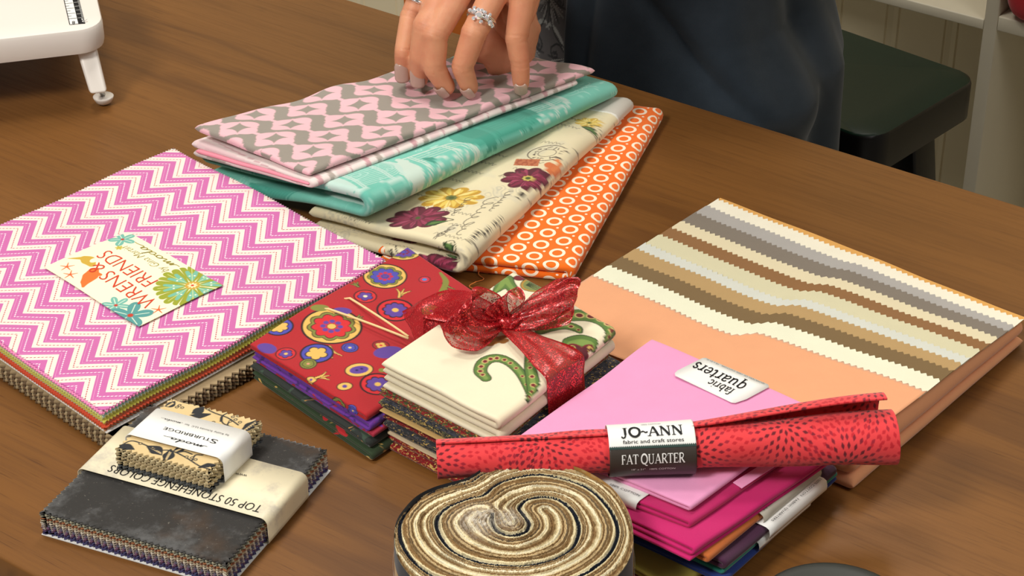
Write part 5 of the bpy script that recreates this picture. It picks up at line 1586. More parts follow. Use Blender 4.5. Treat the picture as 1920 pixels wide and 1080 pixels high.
# the top peach layer in front of the swatches
nU = 112; u_ = np.linspace(0, 1, nU + 1); Wd = 1 - u_; i = nS
f0 = fl_[i] + (fr_[i] - fl_[i]) * u_ + kink(Wd); zig = np.abs((np.arange(nU + 1) + 1) % 2) * .0125
V = []
for s_ in range(30):
    q = s_ / 29; ff = (f0 - zig * (1 - q) ** 12) * (1 - q) + .998 * q
    P, z = ptop(np.clip(Wd, 0, 1) * .9985 + .00075, np.clip(1 - ff, 0.0, 1.0)); V.append(np.column_stack([P, z + .0004 + .00045 * nS * (1 - sstep(.6, 1, q))]))
V = np.array(V).transpose(1, 0, 2).reshape(-1, 3); Fq = grid_faces(nU + 1, 30)
a_ = V[Fq[0]]; n_ = np.cross(a_[1] - a_[0], a_[2] - a_[0])
if n_[2] < 0: Fq = Fq[:, ::-1]
o = mesh_np('pinked_top_layer', V, Fq, PEA, peach); sm = o.modifiers.new('thickness', 'SOLIDIFY'); sm.thickness = .00035; sm.offset = 1

# ================================================================== stack of solid fabric quarters
GRPQ = 'solid colour fabric quarters stacked under the coral roll'
def quarter(label, rgb, B, R, L, z0, t, n, Tc=None, zl=None, seed=0, **k):
    zt = z0 + n * t + (n - 1) * .0003
    zl = zl or (zt,) * 4
    b, r, l = T(*B, zl[0]), T(*R, zl[1]), T(*L, zl[2])
    d = l + r - b if Tc is None else T(*Tc, zl[3])
    Q = [b, r, l, d]
    root = thing('fabric_quarter', label, 'fabric', (*bil(Q, np.array(.5), np.array(.5)), TH + z0), GRPQ)
    if z0 == 0: z0 = .0003
    folded('cloth', root, cloth_mat(rgb) if not hasattr(rgb, 'name') else rgb, Q, k.pop('zb', (z0,) * 4), t, n=n, g=.0003, res=.0025, wave=k.pop('wave', .0006), seed=seed, **k)
    return root, Q
# from the bottom up; points are the top corners: front, right, left
quarter('rust red fabric quarter, lowest of the stacked solid cottons', (150, 72, 64), (1240, 1118), (1556, 905), (985, 958), 0, .0026, 2, seed=61)
quarter('olive yellow fabric quarter above the rust one in the stack', (160, 148, 62), (1262, 1106), (1562, 900), (995, 948), .0056, .0026, 2, seed=62)
quarter('royal blue fabric quarter between olive and teal in the stack', (30, 52, 120), (1358, 1088), (1570, 893), (1030, 935), .0112, .0017, 2, seed=63, ends=.001)
teal, QTe = quarter('teal green fabric quarter above the blue one in the stack', (38, 128, 112), (1352, 1072), (1572, 882), (1040, 922), .0150, .0024, 2, seed=64, ends=.002)
purp, QPu = quarter('dark purple fabric quarter with grey paper band in the stack', (66, 30, 58), (1362, 1054), (1572, 874), (1050, 916), .0202, .0034, 2, seed=65)
oran, QOr = quarter('burnt orange fabric quarter directly below the magenta ones', (196, 108, 50), (1330, 1044), (1548, 862), (1040, 905), .0273, .0028, 2, seed=66)
mag, QM = quarter('magenta fabric quarter, larger and lower of the two magenta pieces', (190, 22, 100), (1299, 1034), (1562, 852), (1010, 897), .0332, .0020, 3, seed=67, ends=.002, hs=(1, 1, 1, .9))
mag2, QM2 = quarter('magenta fabric quarter with white paper label, right below the pink one', (178, 22, 92), (1296, 980), (1556, 800), (1010, 868), .0400, .0021, 2, seed=68, ends=.002)
pink, QPk = quarter('light pink fabric quarter on top of the stack with white sticker', (228, 152, 194), (1296, 948), (1542, 768), (972, 818), .0448, .0022, 2, Tc=(1222, 636), zl=(.0500,) * 4, zb=(.0452,) * 4, seed=69, wave=.0006)
Zp = lambda P: bilz(P)
# pink flap peeping out on the right
folded('flap', pink, cloth_mat((228, 152, 194)), [T(1391, 914, .0455), T(1470, 862, .0455), T(1374, 903, .0455), T(1440, 862, .0455)], (.0445,) * 4, .0006, n=1, res=.003, wave=.0002, seed=5)
# paper labels on the stack
def quad_label(name, parent, pts, z, mat=WHITE_PAPER, th=.0004):
    return prism(name, [T(*p, z) for p in pts], z - th, z, mat, parent)
def side_band(name, parent, Q, v0, v1, z0, z1, over, mat, edge='BC', drop=True):
    """paper wrapped over an edge of a folded piece: edge B-C (w=0) or B-A (v=0)"""
    if edge == 'BC': a = Q[0] + (Q[1] - Q[0]) * v0; b = Q[0] + (Q[1] - Q[0]) * v1; inn = (Q[2] - Q[0])
    else: a = Q[0] + (Q[2] - Q[0]) * v0; b = Q[0] + (Q[2] - Q[0]) * v1; inn = (Q[1] - Q[0])
    inn = inn / np.linalg.norm(inn)
    ph = [(over, z1 + .0017), (.004, z1 + .0017), (.0, z1 + .0015), (-.0022, z1 + .0004), (-.0030, (z0 + z1) / 2), (-.0028, z0)]
    V = []
    for (w_, z) in ph:
        for q in np.linspace(0, 1, 8): p = a + (b - a) * q + inn * w_; V.append((p[0], p[1], z))
    o = mesh_np(name, V, grid_faces(len(ph), 8), mat, parent); sm = o.modifiers.new('thickness', 'SOLIDIFY'); sm.thickness = .0002
    return a, b, inn, o
GREYP = plain('grey_paper', (186, 180, 166), .5, .3, var=.02)
a, b, inn, lab = side_band('paper_label', mag2, QM2, .33, .86, .0402, .0442, .02, WHITE_PAPER, 'BA')
k1 = a + (b - a) * .40 + inn * .0010; k2 = a + (b - a) * .04 + inn * .0010
letter(lab, '100% COTTON', k1 + inn * .0012, k2 + inn * .0012, .0019, .0468, INK, up=1, offset=-.004)
a, b, inn, lab = side_band('paper_label', oran, QOr, .42, .93, .0270, .0326, .004, GREYP)
letter(lab, 'COTTON FABRIC QUARTERS', a + (b - a) * .95 + inn * .001, a + (b - a) * .05 + inn * .001, .0015, .0346, INK, up=1, offset=-.004)
a, b, inn, lab = side_band('paper_label', purp, QPu, .34, .86, .0204, .0265, .010, WHITE_PAPER)
letter(lab, '100% COTTON   FABRIC QUARTERS', a + (b - a) * .95 + inn * .001, a + (b - a) * .10 + inn * .001, .0017, .0290, INK, up=1, offset=-.004)
a, b, inn, lab = side_band('paper_label', teal, QTe, .28, .72, .0152, .0195, .001, WHITE_PAPER)
# sticker
st_pts = [(1265, 702), (1270, 697), (1316, 674), (1323, 673), (1440, 723), (1442, 728), (1399, 751), (1378, 758), (1371, 757), (1266, 707)]
def pink_z(px, py): 
    return .0463
zst = .0505
P = [T(*p, zst) for p in st_pts]
def plane_pink(x, y):
    """height of the pink piece top under plan point (solve by nearest corner blend)"""
    b, r, l, d = QPk; M_ = np.column_stack([r - b, l - b]); inv = np.linalg.inv(M_)
    q = (np.stack([x, y], -1) - b) @ inv.T; v_, w_ = q[..., 0], q[..., 1]
    v_ = np.clip(v_, 0, 1); w_ = np.clip(w_, 0, 1)
    zb_ = (.0452,) * 4
    return (1 - w_) * ((1 - v_) * zb_[0] + v_ * zb_[1]) + w_ * ((1 - v_) * zb_[2] + v_ * zb_[3]) + .0047
V = []; n = len(P)
cen_ = sum(P) / n
for k_ in (1.0, .66, .33):
    for p in P: q = cen_ + (p - cen_) * k_; V.append((q[0], q[1], float(plane_pink(q[0], q[1])) + .0014))
V.append((cen_[0], cen_[1], float(plane_pink(*cen_)) + .0014))
F = [(k * n + i, k * n + (i + 1) % n, (k + 1) * n + (i + 1) % n, (k + 1) * n + i) for k in range(2) for i in range(n)] + [(2 * n + i, 2 * n + (i + 1) % n, 3 * n) for i in range(n)]
nn = np.cross(np.array(V[1]) - np.array(V[0]), np.array(V[2 * n]) - np.array(V[0]))
if nn[2] < 0: F = [f[::-1] for f in F]
stick = mesh_py('sticker', V, F, WHITE_PAPER, pink, smooth=True)
sm = stick.modifiers.new('thickness', 'SOLIDIFY'); sm.thickness = .0002; sm.offset = 1
def word_on(parent, s, pa, pb, cap, slant=0.0, bold=1.0):
    a = T(*pa, zst); b = T(*pb, zst); L = np.linalg.norm(b - a); d = (b - a) / L; n_ = np.array([-d[1], d[0]])
    tdir = T(pa[0] - 10, pa[1] + 12, zst) - a
    sg = 1 if n_ @ tdir > 0 else -1; n_ = n_ * sg
    def fn(x, y):
        q = a + x[:, None] * d + y[:, None] * n_; return np.column_stack([q, plane_pink(q[:, 0], q[:, 1]) + .0019])
    return serif_text(parent, s, fn, INK, L, cap, bold, slant, mirror=sg < 0)
word_on(stick, 'quarters', (1403, 724), (1308, 681), .0110)
word_on(stick, 'fabric', (1380, 734), (1334, 714), .0078)
letter(stick, 'QUARTERS OF 100% COTTON   18 x 21 in', T(1434, 722, zst), T(1326, 676, zst), .0012, 0, GRY, up=1, offset=-.004, zf=lambda x, y: plane_pink(x, y) + .0020)

# ================================================================== coral rolled fat quarter with paper sleeve
aL = np.array([*T(819, 862, .062), .062]); aR = np.array([*T(1676, 818, .066), .066])
Lr = np.linalg.norm(aR - aL); rd_ = (aR - aL) / Lr; rn = np.array([-rd_[1], rd_[0], 0]); rn /= np.linalg.norm(rn)   # rn points away from the camera
ru = np.cross(rd_, rn)
if ru[2] < 0: ru = -ru
roll = thing('fabric_roll', 'coral red rolled fat quarter in a printed paper sleeve lying across the stack', 'fabric roll', (*((aL + aR) / 2)[:2], TH + .05))
def rs_half(s): return .0130 + .0050 * sstep(.35, 1, s), .0118 + .0030 * sstep(.4, 1, s)
def roll_pt(s, th, off=0.0):
    """s 0..1 along, th angle from the camera side up over the top"""
    a_, b_ = rs_half(s)
    s = np.asarray(s, float); th = np.asarray(th, float)
    base = aL + (aR - aL) * s[..., None]
    return base - rn * (np.cos(th) * (a_ + off))[..., None] + ru * (np.sin(th) * (b_ + off))[..., None]
def bloom_paint(S, A):
    """S metres along, A metres round"""
    P = Paint(S, A, (224, 62, 66)); rs = np.random.RandomState(12)
    # pointy scattered petals arranged round bloom centres
    cs = [(-.005, .010), (.062, .016), (.128, .030), (.150, .006), (.205, .018), (.262, .034), (.318, .020), (.090, .044), (.030, .046), (.180, .046), (.240, -.006), (.300, -.002), (.110, -.008), (.045, -.012), (.345, .040)]
    for (cx, cy) in cs:
        dk = (104, 22, 34)
        for k, (r0, L_, n_) in enumerate(((.0025, .0036, 8), (.0065, .0038, 13), (.0108, .0038, 18), (.0150, .0038, 24), (.0192, .0036, 29), (.0234, .0034, 34), (.0275, .0032, 38))):
            for q in range(n_):
                a = 2 * PI * (q + .5 * (k % 2)) / n_ + rs.rand() * .12; d = np.array([cos(a), sin(a)]); c = np.array([cx, cy])
                if rs.rand() < .04: continue
                col = dk if k < 3 else ((128, 24, 42) if (k == 3) else ((160, 30, 48) if k == 4 else (190, 32, 44)))
                P.poly([c + d * r0, c + d * (r0 + L_ * .42), c + d * (r0 + L_ * .84)], [.0002, .00095, .0002], col)
    return P.c
NS, NA = 760, 190
s_ = np.linspace(0, 1, NS); a_ = np.linspace(-PI * .75, PI * 1.22, NA)
S2, A2 = np.meshgrid(s_, a_, indexing='ij')
lump = .0006 * np.sin(S2 * 9 + A2 * 2) + .0004 * np.sin(S2 * 23 + 1 - A2 * 3)
Vr = roll_pt(S2, A2, lump).reshape(-1, 3)
colr = bloom_paint((S2 * Lr).ravel(), (A2 * .0130).ravel())
# outer wrap closes underneath as an inner curl
o = mesh_np('rolled_cloth', Vr, grid_faces(NS, NA), PRINT, roll, uv=np.column_stack([(S2 * Lr).ravel(), (A2 * .013).ravel()]), col=colr)
n_ = None
sm = o.modifiers.new('thickness', 'SOLIDIFY'); sm.thickness = .0012; sm.offset = -1
CORAL = cloth_mat((206, 58, 62))
# inner turns of the roll
for k in range(1, 6):
    aa = np.linspace(0, 2 * PI, 40); ss = np.linspace(.001 * k, 1 - .0012 * k, 6)
    S3, A3 = np.meshgrid(ss, aa, indexing='ij')
    V = roll_pt(S3, A3, -.0022 * k + .0008 * A3 / (2 * PI)).reshape(-1, 3)
    o = mesh_np('inner_turn', V, grid_faces(6, 40), CORAL, roll); sm = o.modifiers.new('thickness', 'SOLIDIFY'); sm.thickness = .0012; sm.offset = -1
# loose top flap: lifts off the back of the roll, rising to the right end
NF = 560; NB = 60
s_ = np.linspace(.0, .982, NF); b_ = np.linspace(0, 1, NB); S4, B4 = np.meshgrid(s_, b_, indexing='ij')
lift = .0014 + .0095 * sstep(.40, 1, S4)
ang0 = PI * .50 - .25 * sstep(.45, 1, S4) * 0
front = roll_pt(S4, np.full_like(S4, PI * .46) + .28 * sstep(.3, 1, S4), lift * .9)
back = roll_pt(S4, np.full_like(S4, PI * 1.02), .0010 + .004 * sstep(.4, 1, S4))
topc = roll_pt(S4, np.full_like(S4, PI * .76), lift * 1.6)
Bq = B4[..., None]
V = (1 - Bq) ** 2 * front + 2 * Bq * (1 - Bq) * topc + Bq ** 2 * back
V = V.reshape(-1, 3)
o = mesh_np('loose_flap', V, grid_faces(NF, NB), PRINT, roll, col=bloom_paint((S4 * Lr).ravel(), (.019 + B4 * .028).ravel()))
sm = o.modifiers.new('thickness', 'SOLIDIFY'); sm.thickness = .0012; sm.offset = 0
# sleeve
def s_of(px): return float(((np.array(T(px, 840, .064)) - aL[:2]) @ rd_[:2]) / Lr)
s0, s1 = s_of(1138), s_of(1300)
TB = PI * .235      # angle where the dark half begins
ss = np.linspace(s0, s1, 60)
SLV = []
def sleeve(name, t0, t1, mat, off=.0032, nb=40):
    S5, A5 = np.meshgrid(ss, np.linspace(t0, t1, nb), indexing='ij')
    V = roll_pt(S5, A5, off).reshape(-1, 3)
    o = mesh_np(name, V, grid_faces(60, nb), mat, roll); sm = o.modifiers.new('thickness', 'SOLIDIFY'); sm.thickness = .0003; sm.offset = -1
    return o
DKB = plain('dark_brown_print', (62, 54, 48), .4, .4, var=.02)
white = sleeve('paper_sleeve', TB, PI * 1.3, WHITE_PAPER)
dark = sleeve('dark_sleeve_band', -PI * .7, TB, DKB)
def on_sleeve(x, y):
    """x metres from the sleeve's left edge, y metres round upward from TB"""
    s = s0 + x / Lr; th = TB + y / .0150
    return roll_pt(s, th, .0036)
def fitf(x0, y0): return lambda x, y: on_sleeve(x + x0, y + y0)
WL = (s1 - s0) * Lr
serif_text(white, 'JO-ANN', lambda x, y: on_sleeve(x + WL * .14, y + .0066), INK, WL * .73, .0068, 1.15)
serif_text(dark, 'FAT QUARTER', lambda x, y: on_sleeve(x + WL * .13, y - .0092), WHITE_PAPER, WL * .73, .0056, 1.1)
def curved_text(parent, s, x0, L, y0, cap, mat, offset=0.0):
    V, F = text_geo(s, offset); w = V[:, 0].max() - V[:, 0].min()
    x = (V[:, 0] - V[:, 0].min()) * L / w + x0; y = V[:, 1] * cap / .70 + y0
    return mesh_np('lettering', on_sleeve(x, y), F, mat, parent, smooth=False)
curved_text(white, 'fabric and craft stores', WL * .16, WL * .70, .0026, .0021, INK, .002)
curved_text(dark, '18" x 21"   100% COTTON', WL * .25, WL * .50, -.0138, .0012, WHITE_PAPER, -.004)
curved_text(white, '100% COTTON', WL * .40, WL * .22, .0155, .0012, GRY, -.004)
zx = np.linspace(0, WL, 91); zy = .0004 + .0005 * np.abs((np.arange(91) % 2) * 2 - 1) * ((np.arange(91) % 2) * 2 - 1)
V = np.vstack([on_sleeve(zx, zy + .0006), on_sleeve(zx, np.full(91, -.0004))])
i = np.arange(90); mesh_np('zigzag_edge', V, np.stack([i + 91, i + 92, i + 1, i], -1), plain('dark_green_print', (24, 58, 50), .5), white, smooth=False)

# ================================================================== jelly roll
ZJ = .0635
J = lambda cx, cy: T(730 + cx * .2448, 860 + cy * .2448, ZJ)
K1 = [(790, 430), (790, 500), (830, 560), (920, 585), (1010, 570), (1065, 520), (1060, 470), (1000, 400), (1000, 360), (1060, 310), (1180, 290), (1300, 320), (1400, 400), (1450, 500), (1440, 600), (1380, 690), (1200, 770), (950, 815), (700, 790), (500, 700), (400, 600), (360, 500), (380, 420), (470, 350), (600, 300), (720, 270), (800, 200), (900, 150), (1100, 110), (1300, 130), (1500, 210), (1640, 330), (1720, 440), (1750, 560), (1700, 700), (1590, 810), (1400, 910), (1150, 985), (900, 1005), (620, 975), (340, 890), (180, 770), (95, 640), (78, 520), (105, 430), (200, 312), (330, 240), (480, 195), (620, 165), (700, 110), (800, 72)]
K2 = [(920, 485), (880, 420), (850, 385), (880, 340), (960, 285), (1100, 240), (1250, 240), (1400, 300), (1500, 395), (1560, 500), (1560, 600), (1500, 690), (1370, 770), (1150, 850), (900, 885), (650, 850), (430, 750), (290, 630), (240, 520), (260, 430), (370, 340), (520, 280), (650, 235), (740, 190), (830, 130), (1000, 78), (1200, 62), (1420, 90), (1600, 170), (1760, 330), (1830, 470), (1850, 600), (1800, 760), (1680, 900), (1450, 1010), (1180, 1080), (900, 1100), (600, 1060), (330, 980), (160, 860), (60, 720)]
K3 = [(1195, 400), (1240, 450), (1245, 540), (1170, 620), (1000, 690), (850, 690), (680, 620), (580, 540), (560, 480), (640, 410), (740, 400)]
OUTL = [(38, 580), (55, 480), (110, 390), (205, 292), (330, 225), (480, 180), (590, 150), (650, 118), (720, 75), (820, 48), (950, 32), (1100, 26), (1260, 36), (1420, 62), (1560, 125), (1700, 220), (1800, 350), (1855, 480), (1868, 620), (1845, 760), (1760, 890), (1620, 1010), (1400, 1110), (1150, 1170), (930, 1185), (680, 1165), (430, 1090), (220, 960), (90, 810), (45, 690)]
cJ = J(950, 600)
def dist_poly(P, X, Y):
    best = np.full(len(X), 1e9)
    for k in range(len(P) - 1):
        a = P[k]; d = P[k + 1] - a; L2 = d @ d + 1e-18
        t = np.clip(((X - a[0]) * d[0] + (Y - a[1]) * d[1]) / L2, 0, 1)
        best = np.minimum(best, np.hypot(X - a[0] - t * d[0], Y - a[1] - t * d[1]))
    return best
k1 = smooth_curve([J(*p) for p in K1], 6); k2 = smooth_curve([J(*p) for p in K2], 6); k3 = smooth_curve([J(*p) for p in K3], 6)
ol = smooth_curve([J(*p) for p in OUTL], 22, closed=True)
jroll = thing('fabric_strip_roll', 'thick roll of tan, cream and black fabric strips at the front centre', 'fabric roll', (*cJ, TH))
NR = 250; nth = len(ol)
rr = np.linspace(0, 1, NR)[:, None]
X = cJ[0] + (ol[:, 0] - cJ[0])[None] * rr; Y = cJ[1] + (ol[:, 1] - cJ[1])[None] * rr
x = X.ravel(); y = Y.ravel()
d1 = dist_poly(k1, x, y); d2 = np.minimum(dist_poly(k2, x, y), dist_poly(k3, x, y))
de = (1 - np.broadcast_to(rr, X.shape).ravel()) * .072
d2 = np.minimum(d2, de + .001)
f = d1 / (d1 + d2 + 1e-9); tot = d1 + d2
# strip colours across one band, each strip about 1.3 mm
nst = 24
j_ = f * nst + .35 * wob(x, y, 71, .010) + .2 * wob(x, y, 72, .003)
ji = np.clip(np.floor(j_), 0, nst - 1).astype(int); jf = j_ - np.floor(j_)
PC = {'k': (30, 32, 38), 'b': (126, 98, 62), 't': (186, 162, 120), 'c': (214, 200, 160), 'w': (230, 220, 190), 'g': (88, 80, 66)}
seq = 'kwwcctbbtbgttbbtcwwcttbb'
pal = np.array([lin(PC[q]) for q in seq])
colj = pal[ji]
th_ = np.arctan2(y - cJ[1], x - cJ[0])
rnd = np.random.RandomState(5).rand(nst)
seg = wob(th_ * .06 + ji * 7.3, ji * 1.7, 74, .05)
colj = colj * (1 - .35 * (seg > .55)[:, None])
alt = wob(th_ * .05, f, 73, .4) 
colj = colj * (1 + .18 * alt[:, None])
streak = wob(x * 1 + 3, y, 75, .0016, 9)
colj = colj * (1 + .09 * streak[:, None])
blk = (d1 < .0011).astype(float)[:, None]; colj = colj * (1 - blk) + lin((30, 34, 44)) * blk
tuft = np.exp(-((x - J(690, 480)[0]) ** 2 + (y - J(690, 480)[1]) ** 2) / .011 ** 2) * (d1 > 0) 
tuft2 = np.exp(-((x - J(900, 470)[0]) ** 2 + (y - J(900, 470)[1]) ** 2) / .007 ** 2)
tt = np.clip(np.maximum(tuft, tuft2) * 1.3, 0, 1) * np.clip(.6 + .5 * wob(x, y, 77, .004, 8), 0, 1)
colj = colj * (1 - tt[:, None]) + lin((206, 198, 184)) * tt[:, None]
groove = np.abs(jf - .5) * 2
groove2 = np.abs((f * 8) % 1 - .5) * 2
zz = ZJ - .0011 * groove2 ** 3 - .0003 * groove ** 3 - .0022 * np.exp(-(d1 / .0011) ** 2) - .0012 * np.exp(-(d2 / .0009) ** 2) + .0007 * np.sin(ji * 2.3) + .0004 * streak + .0022 * wob(x, y, 78, .08) * .5 - .0016 * np.clip(np.broadcast_to(rr, X.shape).ravel() - .93, 0, 1) * 14
zz = zz + tt * .0015
# thread fringe: fine fuzz ridges
zz += .0003 * wob(x, y, 79, .0022, 9)
V = np.column_stack([x, y, zz]); idx = np.arange(NR * nth).reshape(NR, nth)
q = np.stack([idx[:-1], np.roll(idx, -1, 1)[:-1], np.roll(idx, -1, 1)[1:], idx[1:]], -1).reshape(-1, 4)
a_ = V[q[nth * 50]]; 
if np.cross(a_[1] - a_[0], a_[2] - a_[0])[2] < 0: q = q[:, ::-1]
jc = Mat('strip_edges', .95, .1); jc.cloth(jc.print_(), var=.14, strength=.8, sheen=.05); 
mesh_np('rolled_strips', V, q, jc.m, jroll, col=np.clip(colj, 0, 1))
# side wall: outermost strip
hz = np.concatenate([[0], np.linspace(.0005, ZJ - .001, 60), [ZJ + .0002]])
V = []; CC = []
gold = lin((178, 134, 62)); cr_ = lin((206, 186, 140)); nv = lin((30, 34, 42))
tho = np.arctan2(ol[:, 1] - cJ[1], ol[:, 0] - cJ[0])
for z in hz:
    k = 1 + .010 * max(0.0, 1 - abs(2 * z / ZJ - 1)) ** .5
    px_ = cJ[0] + (ol[:, 0] - cJ[0]) * k; py_ = cJ[1] + (ol[:, 1] - cJ[1]) * k
    V.append(np.column_stack([px_, py_, np.full(nth, z)]))
    n1 = wob(px_ * 1 + z, py_ - z, 81, .03); n2 = wob(px_ + z * 2, py_ + z, 82, .008)
    c = gold[None] * (1 + .2 * n1[:, None]); m_ = sstep(.2, .7, n2)[:, None]; c = c * (1 - m_ * .6) + cr_ * m_ * .6
    nav = (((tho > -2.2) & (tho < -.1)) | (tho > 1.2) & (tho < 2.9)).astype(float)[:, None]
    if z > ZJ - .012: nav = np.maximum(nav, ((tho < -2.2) | (tho > 2.6)).astype(float)[:, None] * (z > ZJ - .012 - 0.004 * 1))
    c = c * (1 - nav) + nv * nav
    CC.append(c)
V = np.vstack(V); CC = np.clip(np.vstack(CC), 0, 1)
idx = np.arange(len(hz) * nth).reshape(len(hz), nth)
q = np.stack([idx[:-1], idx[1:], np.roll(idx, -1, 1)[1:], np.roll(idx, -1, 1)[:-1]], -1).reshape(-1, 4)
a_ = V[q[10]]; nn = np.cross(a_[1] - a_[0], a_[2] - a_[0]); 
if nn[0] * (a_[0][0] - cJ[0]) + nn[1] * (a_[0][1] - cJ[1]) < 0: q = q[:, ::-1]
mesh_np('outer_strip', V, q, PRINT, jroll, col=CC)
# clear plastic sleeve ring seen at the sides
plm = Mat('clear_film', .08, .5); plm.b.inputs['Transmission Weight'].default_value = 0; plm.set('Base Color', (1, 1, 1, 1)); plm.set('Alpha', .10)
V = []
for z in (.0008, .045):
    V.append(np.column_stack([cJ[0] + (ol[:, 0] - cJ[0]) * 1.022, cJ[1] + (ol[:, 1] - cJ[1]) * 1.022, np.full(nth, z)]))
idx = np.arange(2 * nth).reshape(2, nth)
q = np.stack([idx[:-1], idx[1:], np.roll(idx, -1, 1)[1:], np.roll(idx, -1, 1)[:-1]], -1).reshape(-1, 4)
o = mesh_np('clear_film_wrap', np.vstack(V), q, plm.m, jroll)
sm = o.modifiers.new('thickness', 'SOLIDIFY'); sm.thickness = .0002
# ================================================================== the person across the table
BD = FAR + .185
ac = along(1238, 120, BD)[0]
pc = rm(ac, BD)
e1 = np.array([E1[0], E1[1], 0]); e2 = np.array([E2[0], E2[1], 0]); up3 = np.array([0, 0, 1.0])
def B3(a, b, z): return np.array([pc[0], pc[1], 0]) + e1 * a + e2 * b + up3 * z
person = thing('person', 'person in dark slate cardigan and patterned blouse pressing the top fabric with one hand', 'person', (pc[0], pc[1], 0))

class Blob:
    def __init__(s): s.V = []; s.F = []
    def cap(s, a, b, ra, rb, n=14, flat=None):
        """tapered capsule"""
        a = np.array(a, float); b = np.array(b, float); d = b - a; L = np.linalg.norm(d)
        if L < 1e-6: d = np.array([0, 0, 1.0]); L = 1e-6
        d = d / L; u = np.cross(d, [0, 0, 1.0] if abs(d[2]) < .9 else [1.0, 0, 0]); u /= np.linalg.norm(u); w = np.cross(d, u)
        rings = []
        for k in range(1, 5):
            t = PI / 2 * (k / 4); rings.append((-ra * cos(t), ra * sin(t)))
        for k in range(0, 4):
            t = PI / 2 * (k / 4); rings.append((L + rb * sin(t), rb * cos(t)))
        base = len(s.V)
        s.V.append(a - d * ra)
        for (o_, r_) in rings:
            for k in range(n):
                t = 2 * PI * k / n; s.V.append(a + d * o_ + (u * cos(t) + w * sin(t)) * r_)
        s.V.append(b + d * rb)
        for k in range(n): s.F.append((base, base + 1 + (k + 1) % n, base + 1 + k))
        for i in range(len(rings) - 1):
            for k in range(n):
                p = base + 1 + i * n; s.F.append((p + k, p + (k + 1) % n, p + n + (k + 1) % n, p + n + k))
        e = base + 1 + (len(rings) - 1) * n; t_ = len(s.V) - 1
        for k in range(n): s.F.append((t_, e + k, e + (k + 1) % n))
    def chain(s, P, R):
        for i in range(len(P) - 1): s.cap(P[i], P[i + 1], R[i], R[i + 1])
    def ell(s, c, rx, ry, rz, ax=None, n=20, m_=14):
        c = np.array(c, float); ax = ax or (e1, e2, up3); base = len(s.V)
        for i in range(m_ + 1):
            th = -PI / 2 + PI * i / m_
            for k in range(n):
                t = 2 * PI * k / n
                s.V.append(c + ax[0] * rx * cos(th) * cos(t) + ax[1] * ry * cos(th) * sin(t) + ax[2] * rz * sin(th))
        for i in range(m_):
            for k in range(n):
                p = base + i * n; s.F.append((p + k, p + (k + 1) % n, p + n + (k + 1) % n, p + n + k))
    def remesh(s, voxel, smooth=4, fac=.5):
        me = bpy.data.meshes.new('tmp'); me.from_pydata([tuple(v) for v in s.V], [], s.F); me.update()
        bm = bmesh.new(); bm.from_mesh(me); bmesh.ops.remove_doubles(bm, verts=bm.verts, dist=1e-6); bmesh.ops.recalc_face_normals(bm, faces=bm.faces); bm.to_mesh(me); bm.free()
        o = bpy.data.objects.new('tmp', me); COL.objects.link(o)
        r = o.modifiers.new('r', 'REMESH'); r.mode = 'VOXEL'; r.voxel_size = voxel; r.adaptivity = 0
        if smooth:
            q = o.modifiers.new('s', 'SMOOTH'); q.factor = fac; q.iterations = smooth
        bpy.context.view_layer.update()
        out = bpy.data.meshes.new_from_object(o.evaluated_get(bpy.context.evaluated_depsgraph_get()))
        bpy.data.objects.remove(o); return out

def P3(px, py, z): return np.array([*T(px, py, z), z])
DZ = -.0105
HJ = {'index': [(757, 138, .082), (757, 98, .103), (770, 32, .122), (806, -45, .150)],
      'middle': [(836, 162, .082), (814, 126, .100), (815, 64, .125), (876, -42, .158)],
      'ring': [(880, 163, .082), (867, 126, .100), (889, 62, .126), (936, -30, .156)],
      'little': [(977, 156, .081), (975, 118, .098), (968, 70, .118), (982, -8, .148)]}
HR = {'index': [.0070, .0078, .0088, .0105], 'middle': [.0075, .0092, .0110, .0120], 'ring': [.0073, .0088, .0102, .0118], 'little': [.0068, .0080, .0090, .0110]}
J3 = {k: [P3(a, b, z + DZ) for a, b, z in v] for k, v in HJ.items()}
wrist = np.array([.022, 1.520, .185]); 
hb = Blob()
for k in J3:
    P = J3[k]; hb.chain(P, HR[k]); hb.cap(P[3], wrist + (P[3] - wrist) * .12 + np.array([0, 0, .0]), HR[k][3] * 1.05, .016)
    hb.ell(P[2], HR[k][2] * 1.04, HR[k][2] * 1.04, HR[k][2] * 1.04)
for a, b in (('index', 'middle'), ('middle', 'ring'), ('ring', 'little')):
    A_, B_ = J3[a][3], J3[b][3]; mid_ = (A_ + B_) / 2
    hb.cap(mid_ + np.array([0, .004, -.004]), wrist * .8 + mid_ * .2, .0105, .015)
    hb.cap(A_ + (0, .004, -.002), B_ + (0, .004, -.002), .009, .009)
thP = [P3(786, 147, .0715), P3(789, 106, .095), P3(800, 50, .118), np.array([-.030, 1.500, .150])]
hb.chain(thP, [.0075, .0092, .0115, .0150]); hb.cap(thP[3], wrist, .015, .018)
hb.cap(thP[2], J3['index'][3] + (0.01, .01, -.014), .010, .012)
# palm flesh under the knuckles, in the hand's own shade
hb.cap(J3['little'][3] + np.array([-.004, .014, -.020]), wrist + (0, -.01, -.012), .014, .017)
hb.cap(J3['middle'][3] + np.array([.006, .014, -.020]), wrist + (0, -.01, -.012), .014, .017)
hb.cap(J3['little'][3] + np.array([-.006, .020, -.040]), J3['middle'][3] + np.array([.012, .020, -.030]), .011, .011)
